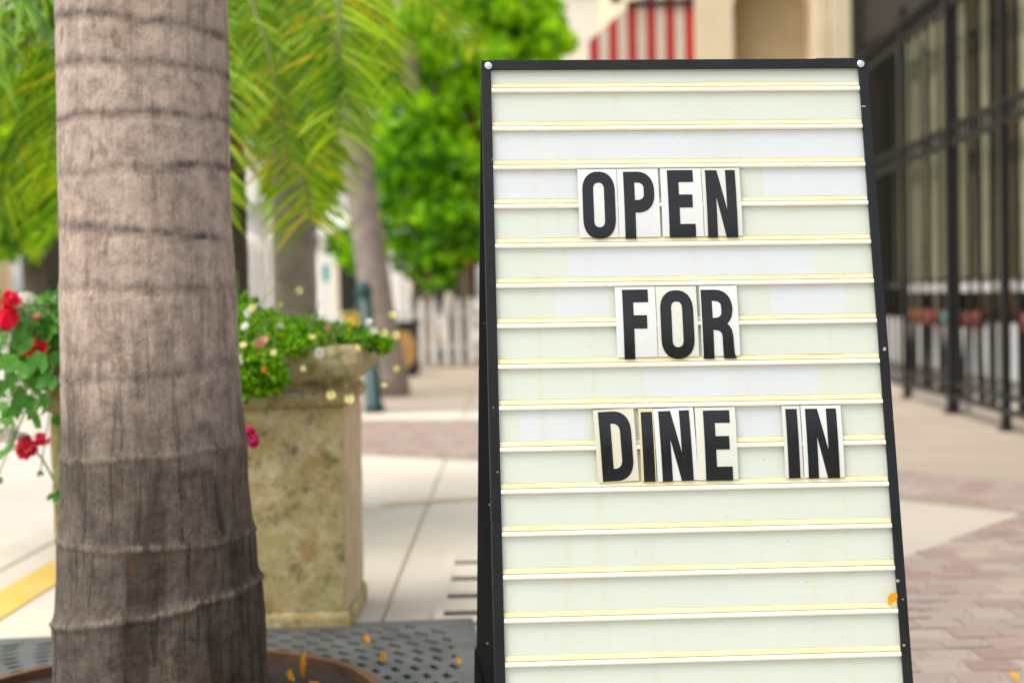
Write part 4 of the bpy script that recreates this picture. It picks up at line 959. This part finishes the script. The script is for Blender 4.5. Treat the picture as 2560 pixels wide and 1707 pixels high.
fl = gnd(808, 865); ff_ = empty('feather_flag', (fl.x, fl.y, 0), 'tall feather flag in yellow orange red and teal beside the white canopy', 'flag')
fY = fl.y
def fz(y): return atY(800, y, fY).z
MB().tube([(0.1, 0, 0), (0.1, 0, fz(600)), (0.06, 0, fz(520)), (-0.12, 0, fz(478))], 0.012, 6).build('pole', M['white_paint'], ff_)
MB().add([(0, 0, 0), (0.16, 0, 0), (0.16, 0.02, 0.02), (0, 0.02, 0.02), (0.0, 0, 0.03)], [(0, 1, 2, 3)]).build('base', M['bin'], ff_)
def flag_piece(pts, m):
    vs = [(atY(x, y, fY).x - fl.x, 0.006 * (k % 2) - 0.012, atY(x, y, fY).z) for k, (x, y) in enumerate(pts)]; n = len(vs)
    MB().add(vs + [(a, b + 0.006, c) for a, b, c in vs], [tuple(range(n)), tuple(range(2 * n - 1, n - 1, -1))] + [(k, (k + 1) % n, n + (k + 1) % n, n + k) for k in range(n)]).build('panel', M[m], ff_)
flag_piece([(768, 482), (790, 490), (806, 520), (812, 548), (792, 548), (780, 520)], 'yellow_fabric')
flag_piece([(792, 549), (812, 549), (815, 575), (800, 575)], 'red_fabric')
flag_piece([(800, 576), (815, 576), (818, 630), (806, 630)], 'orange')
flag_piece([(806, 660), (823, 660), (823, 706), (808, 706)], 'teal')

bnp = gnd(983, 880); sb = empty('street_banner', (bnp.x, bnp.y, 0), 'white banner with a blue patch on a slim post behind the palms', 'banner'); bY = bnp.y
def bx_(x): return atY(x, 460, bY).x - bnp.x
MB().tube([(bx_(1003), 0, 0), (bx_(1003), 0, atY(990, 400, bY).z)], 0.02, 8).build('post', M['grey_stone'], sb)
MB().box(bx_(952), bx_(1000), -0.01, 0.01, atY(980, 500, bY).z, atY(980, 405, bY).z).build('cloth', M['canvas'], sb)
MB().box(bx_(975), bx_(998), -0.016, -0.011, atY(980, 485, bY).z, atY(980, 438, bY).z).build('patch', M['blue'], sb)

yb = gnd(880, 875); ysb = empty('yellow_board', (yb.x, yb.y, 0), 'small pale yellow sandwich board near the white canopy', 'board')
MB().box(-0.12, 0.12, -0.015, 0.0, 0.02, 0.62).build('front_board', M['yellow_fabric'], ysb); MB().box(-0.12, 0.12, 0.05, 0.065, 0.0, 0.60).build('rear_board', M['yellow_fabric'], ysb)

for x, y, gy, m, lab in ((1134, 617, 905, 'red_fabric', 'orange-red round lamp on a post above the white fence'), (1166, 655, 905, 'red_fabric', 'red round lamp on a lower post above the white fence')):
    g = gnd(x, gy); p = atY(x, y, g.y); l_ = empty('globe_lamp', (g.x, g.y, 0), lab, 'lamp', 'round lamps by the white fence'); z = p.z
    MB().tube([(0, 0, 0), (0, 0, z - 0.06)], 0.018, 8).build('post', M['grey_stone'], l_)
    MB().lathe([(0.02, z - 0.075), (0.05, z - 0.055), (0.075, z - 0.02), (0.078, z + 0.01), (0.06, z + 0.05), (0.02, z + 0.075)], 16).build('globe', M[m], l_, smooth=True)
bs = gnd(92, 905); bl = empty('blue_sign', (bs.x, bs.y, 0), 'small blue round sign on a post behind the left palm fronds', 'sign')
zb_ = atY(92, 695, bs.y).z
MB().tube([(0, 0.02, 0), (0, 0.02, zb_)], 0.02, 8).build('post', M['grey_stone'], bl)
n = 20; MB().add([(0.09 * cos(2 * pi * k / n), y, zb_ + 0.11 * sin(2 * pi * k / n)) for y in (0.0, -0.012) for k in range(n)], [tuple(range(n, 2 * n)), tuple(range(n - 1, -1, -1))] + [(k, (k + 1) % n, n + (k + 1) % n, n + k) for k in range(n)]).build('plate', M['blue'], bl)

# ================================================================== BUILDINGS
def far_building(x0, x1, y0, y1, h, wall, label, nx, nz, name='far_building', wm='window'):
    b = empty(name, ((x0 + x1) / 2, y0, 0), label, 'building'); cx = (x0 + x1) / 2
    MB().box(x0 - cx, x1 - cx, 0, y1 - y0, 0, h).build('wall', wall, b)
    MB().box(x0 - cx - .15, x1 - cx + .15, -0.15, y1 - y0 + .15, h + 0.002, h + .3).build('cornice', M['cream_trim'], b)
    dx = (x1 - x0) / nx
    for i in range(nx):
        for j in range(nz):
            xa = x0 - cx + dx * (i + .28); za = 0.5 + j * (h - .4) / nz
            f = MB().box(xa - .08, xa + dx * .44 + .08, -0.06, -0.003, za - .08, za + (h - .4) / nz * .55 + .08).build('window', M['cream_trim'], b)
            MB().box(xa, xa + dx * .44, -0.075, -0.062, za, za + (h - .4) / nz * .55).build('pane', M[wm], f)
    return b
far_building(-13, -1.2, 38, 46, 4.6, M['white_wall'], 'long low white building at the end of the street', 6, 1)
far_building(0.95, 4.0, 27, 36, 9.5, M['white_wall'], 'pale building with grey windows beyond the striped awning', 3, 3)
far_building(-24, -14, 30, 40, 4.2, M['cream'], 'cream building on the far side of the street', 4, 1)
for k, x in enumerate((-6.2, -5.3)):
    cl_ = empty('stone_column', (x, 30, 0), 'grey stone column in front of the long white building', 'column', 'grey stone columns')
    MB().lathe([(.36, 0), (.36, .2), (.28, .3), (.25, 2.6), (.33, 2.7), (.33, 2.9)], 20).build('shaft', M['grey_stone'], cl_, smooth=False)

# cream building with arched opening, and striped awning round its corner
RY = 13.2
cb = empty('cream_building', (2.4, RY, 0), 'cream stucco building with arched opening and moulded corner pilaster', 'building')
def rx(x): return atY(x, 80, RY).x - 2.4
ax0, ax1 = rx(1832), rx(2032); xw0, xw1 = rx(1738), rx(2135)
HW = 7.0; spring = 3.42; ar = (ax1 - ax0) / 2; acx = (ax0 + ax1) / 2
wall = MB()
wall.prism([(xw0, 0), (ax0, 0), (ax0, spring)] + [(acx - ar * cos(pi * k / 24), spring + ar * sin(pi * k / 24)) for k in range(1, 24)] + [(ax1, spring), (ax1, 0), (xw1, 0), (xw1, HW), (xw0, HW)], 0.0, 0.30, axis='y')
wall.build('wall', M['cream'], cb)
MB().box(ax0 - .05, ax1 + .05, 0.302, 0.36, 0, spring + ar + .1).build('arch_back', M['tan'], cb)
MB().box(ax0 + 0.02, ax0 + 0.06, 0.25, 0.29, 0, spring).build('arch_trim', M['cream_trim'], cb)
for a, b_, d in ((rx(2036), rx(2066), .07), (rx(2072), rx(2122), .11), (rx(2066) + .003, rx(2072) - .003, .03)): MB().box(a, b_, -d, -0.002, 0, HW).build('pilaster', M['cream_trim'], cb, bevel=0.01)
MB().box(xw0, xw0 + 0.3, 0.302, 14, 0, HW).build('side_wall', M['cream'], cb)
aw = empty('striped_awning', (rx(1738) + 2.397, 13.26, 2.7), 'red and cream striped awning on the side of the cream building', 'awning')
AO = Vector(aw.location)
def aslope(x): return 3.2 + (x + 0.97) * 0.83      # z of the sloping edge, x from wall (0) to street (-1.06)
nst = 11; wst = 0.97 / nst
for k in range(nst):
    xa, xb = -0.97 + k * wst, -0.97 + (k + 1) * wst
    MB().prism([(xa, 0), (xb, 0), (xb, aslope(xb) - AO.z), (xa, aslope(xa) - AO.z)], 0.0, 0.012, axis='y').build('stripe', M['awning_red' if k % 2 == 0 else 'awning_white'], aw)
MB().add([(-0.97, 0.012, aslope(-0.97) - AO.z), (-0.97, 3.0, aslope(-0.97) - AO.z), (0, 3.0, aslope(0) - AO.z), (0, 0.012, aslope(0) - AO.z)], [(0, 1, 2, 3)]).build('top_canvas', M['awning_red'], aw)
MB().box(-0.98, -0.972, 0.0, 3.0, 0, aslope(-0.97) - AO.z - 0.003).build('front_canvas', M['awning_white'], aw)
MB().box(-0.62, 0.0, -0.035, -0.005, 3.50 - AO.z, 3.55 - AO.z).build('frame_rod', M['bin'], aw)
fx = atY(1540, 10, 13.05); lmp = empty('wall_lantern', (fx.x, fx.y, 3.5), 'dark hanging lantern beside the striped awning', 'lantern')
MB().box(-0.03, 0.03, -0.03, 0.03, 0.08, 0.95).box(-0.05, 0.05, -0.05, 0.05, 0.0, 0.09).build('lantern_body', M['green_paint'], lmp, bevel=0.01)

# dark shopfront on the right: glass, drapes, overhang
GX = 3.30
sf_ = empty('shopfront', (GX, 9.0, 0), 'dark shopfront with tall glass and pale drapes behind the iron fence', 'building')
Y0, Y1 = -5.4, 4.1
MB().box(0.0, 0.25, Y0, Y1, 0, 0.22).build('plinth', M['grey_stone'], sf_, bevel=0.01)
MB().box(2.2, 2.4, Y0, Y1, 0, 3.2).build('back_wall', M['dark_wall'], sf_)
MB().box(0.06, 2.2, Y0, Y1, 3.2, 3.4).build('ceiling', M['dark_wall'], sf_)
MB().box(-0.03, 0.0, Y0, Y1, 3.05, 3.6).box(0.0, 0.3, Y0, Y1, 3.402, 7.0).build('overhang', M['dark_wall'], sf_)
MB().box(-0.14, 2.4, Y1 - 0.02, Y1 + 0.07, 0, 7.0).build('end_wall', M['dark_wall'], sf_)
npn = 2; dy = (Y1 - Y0) / npn
for k in range(npn):
    MB().add([(0.10, Y0 + k * dy + .04, 0.222), (0.10, Y0 + k * dy + .04, 3.045), (0.10, Y0 + (k + 1) * dy - .04, 3.045), (0.10, Y0 + (k + 1) * dy - .04, 0.222)], [(0, 1, 2, 3)]).build('pane', M['glass'], sf_)
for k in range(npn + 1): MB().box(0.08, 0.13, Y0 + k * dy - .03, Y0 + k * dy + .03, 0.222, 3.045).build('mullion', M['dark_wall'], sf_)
MB().box(0.06, 0.15, Y0, Y1, 0.223, 0.25).build('sill', M['dark_wall'], sf_)
MB().box(-0.03, -0.003, Y0 + .05, Y1 - .05, 0.226, 0.60).build('lower_panel', M['white_paint'], sf_)  # white panel standing in for the bright ground reflected in the glass
MB().box(0.16, 0.30, Y0 + .05, Y1 - .05, 0.85, 0.90).build('window_ledge', M['white_paint'], sf_)  # pale band of the street reflection, made as a white strip
def drape(y0, y1, mat):
    n = int((y1 - y0) / 0.025); vs = []; fs = []
    for k in range(n + 1):
        y = y0 + (y1 - y0) * k / n; x = 0.20 + 0.045 * sin(k * 0.75) + 0.02 * sin(k * 0.31)
        vs += [(x, y, 0.92), (x * 0.9 + .03, y, 3.04)]
    for k in range(n): fs.append((2 * k, 2 * k + 2, 2 * k + 3, 2 * k + 1))
    return MB().add(vs, fs).build('drape', mat, sf_, smooth=True)
r_ = random.Random(2); y = Y0 + .1
while y < Y1 - .4:
    wd = r_.uniform(0.12, 0.34); drape(y, min(y + wd, Y1 - .1), M['curtain']); y += wd + r_.uniform(0.03, 0.16)

# wrought iron fence
def fenceX(Y): return 2.885 + 0.054 * (Y - 8.3)
fo = empty('iron_fence', (fenceX(8.3), 8.3, 0), 'tall black wrought iron fence in front of the shopfront', 'fence'); FO = Vector(fo.location)
Ya, Yb = 4.4, 13.0
posts = [gnd(2266, 996).y, gnd(2361, 1034).y, gnd(2514, 1077).y, 7.1, 5.9, 4.6, 12.6]
barm = MB().box(-0.010, 0.010, -0.010, 0.010, 0.10, 2.86).mesh('bar')
Y = Ya; k = 0
while Y < Yb:
    if all(abs(Y - p) > 0.045 for p in posts):
        o = link('bar', barm, M['black_iron'], fo); o.location = (fenceX(Y) - FO.x, Y - FO.y, 0)
    Y += 0.26
for i, p in enumerate(posts):
    th = 0.034 if i == 1 else 0.024
    o = MB().box(-th, th, -th, th, 0.0, 2.98 if i != 1 else 3.04).box(-th * 1.7, th * 1.7, -th * 1.7, th * 1.7, 0.0, 0.012).build('post', M['black_iron'], fo); o.location = (fenceX(p) - FO.x, p - FO.y, 0)
def frail(z0, z1, th, name, ya=Ya, yb=Yb, off=0.0):
    xa, xb = fenceX(ya) - FO.x + off, fenceX(yb) - FO.x + off; a, b = ya - FO.y, yb - FO.y
    MB().add([(xa - th, a, z0), (xa + th, a, z0), (xb + th, b, z0), (xb - th, b, z0), (xa - th, a, z1), (xa + th, a, z1), (xb + th, b, z1), (xb - th, b, z1)],
             [(3, 2, 1, 0), (4, 5, 6, 7), (0, 1, 5, 4), (1, 2, 6, 5), (2, 3, 7, 6), (3, 0, 4, 7)]).build(name, M['black_iron'], fo)
frail(0.10, 0.135, 0.018, 'rail'); frail(0.19, 0.215, 0.013, 'rail'); frail(1.78, 1.80, 0.014, 'rail'); frail(1.91, 1.93, 0.014, 'rail'); frail(2.70, 2.725, 0.016, 'rail'); frail(2.86, 2.885, 0.018, 'rail')
sc_m = []
def ringm(r, t):
    n, m = 14, 5; vs = []; fs = []
    for i in range(n):
        a = 2 * pi * i / n
        for j in range(m):
            b = 2 * pi * j / m; vs.append((t * sin(b), (r + t * cos(b)) * cos(a), (r + t * cos(b)) * sin(a)))
    for i in range(n):
        for j in range(m): fs.append((i * m + j, ((i + 1) % n) * m + j, ((i + 1) % n) * m + (j + 1) % m, i * m + (j + 1) % m))
    return MB().add(vs, fs).mesh('scroll', smooth=True)
rm1 = ringm(0.048, 0.010); rm2 = ringm(0.060, 0.010)
Y = Ya + 0.08
while Y < Yb:
    for me, z in ((rm1, 1.855), (rm2, 2.792)):
        o = link('scroll', me, M['black_iron'], fo); o.location = (fenceX(Y) - FO.x, Y - FO.y, z)
    Y += 0.13
# low stone kerb under the fence
struct(MB().box(fenceX(8.3) + 0.17, GX - 0.003, 3.6, 13.1, 0.001, 0.07).build('shopfront_step', M['concrete'], bevel=0.01))

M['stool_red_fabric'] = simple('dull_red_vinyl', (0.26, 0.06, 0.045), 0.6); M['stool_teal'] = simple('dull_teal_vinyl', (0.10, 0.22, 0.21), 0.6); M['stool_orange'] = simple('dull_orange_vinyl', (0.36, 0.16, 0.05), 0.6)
# added tables and stools standing in for pale and coloured reflections in the glass
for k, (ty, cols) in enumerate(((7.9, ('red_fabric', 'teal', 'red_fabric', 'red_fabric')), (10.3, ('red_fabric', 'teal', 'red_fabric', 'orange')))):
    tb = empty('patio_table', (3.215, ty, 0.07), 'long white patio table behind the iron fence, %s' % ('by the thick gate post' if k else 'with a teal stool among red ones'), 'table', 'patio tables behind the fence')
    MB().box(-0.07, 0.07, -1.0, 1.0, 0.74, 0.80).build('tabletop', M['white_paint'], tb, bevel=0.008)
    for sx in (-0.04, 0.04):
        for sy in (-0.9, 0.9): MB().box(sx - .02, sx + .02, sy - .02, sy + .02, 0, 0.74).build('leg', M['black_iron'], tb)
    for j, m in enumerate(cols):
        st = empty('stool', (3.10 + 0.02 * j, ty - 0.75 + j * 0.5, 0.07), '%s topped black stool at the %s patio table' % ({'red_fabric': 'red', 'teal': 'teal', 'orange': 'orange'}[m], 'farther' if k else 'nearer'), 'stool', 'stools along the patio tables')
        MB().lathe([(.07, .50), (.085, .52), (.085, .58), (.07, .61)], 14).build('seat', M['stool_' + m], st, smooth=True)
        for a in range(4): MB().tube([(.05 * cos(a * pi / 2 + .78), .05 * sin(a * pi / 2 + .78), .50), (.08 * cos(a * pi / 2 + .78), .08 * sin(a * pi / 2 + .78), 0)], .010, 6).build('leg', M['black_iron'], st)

# mass of trees across the plaza behind the viewer: it shows as the dark part of the reflections in the letters
r_ = random.Random(77); cm = []
for k in range(26):
    cm.append(((-9 + k * 0.75 + r_.gauss(0, .3), -9.5 + r_.gauss(0, .6), r_.uniform(1.0, 4.9)), (r_.uniform(.7, 1.2), .8, r_.uniform(.7, 1.1))))
small_leaves(cm, 9000, 0.42, 78).build('tree_line', M['leaf_c'])['kind'] = 'stuff'
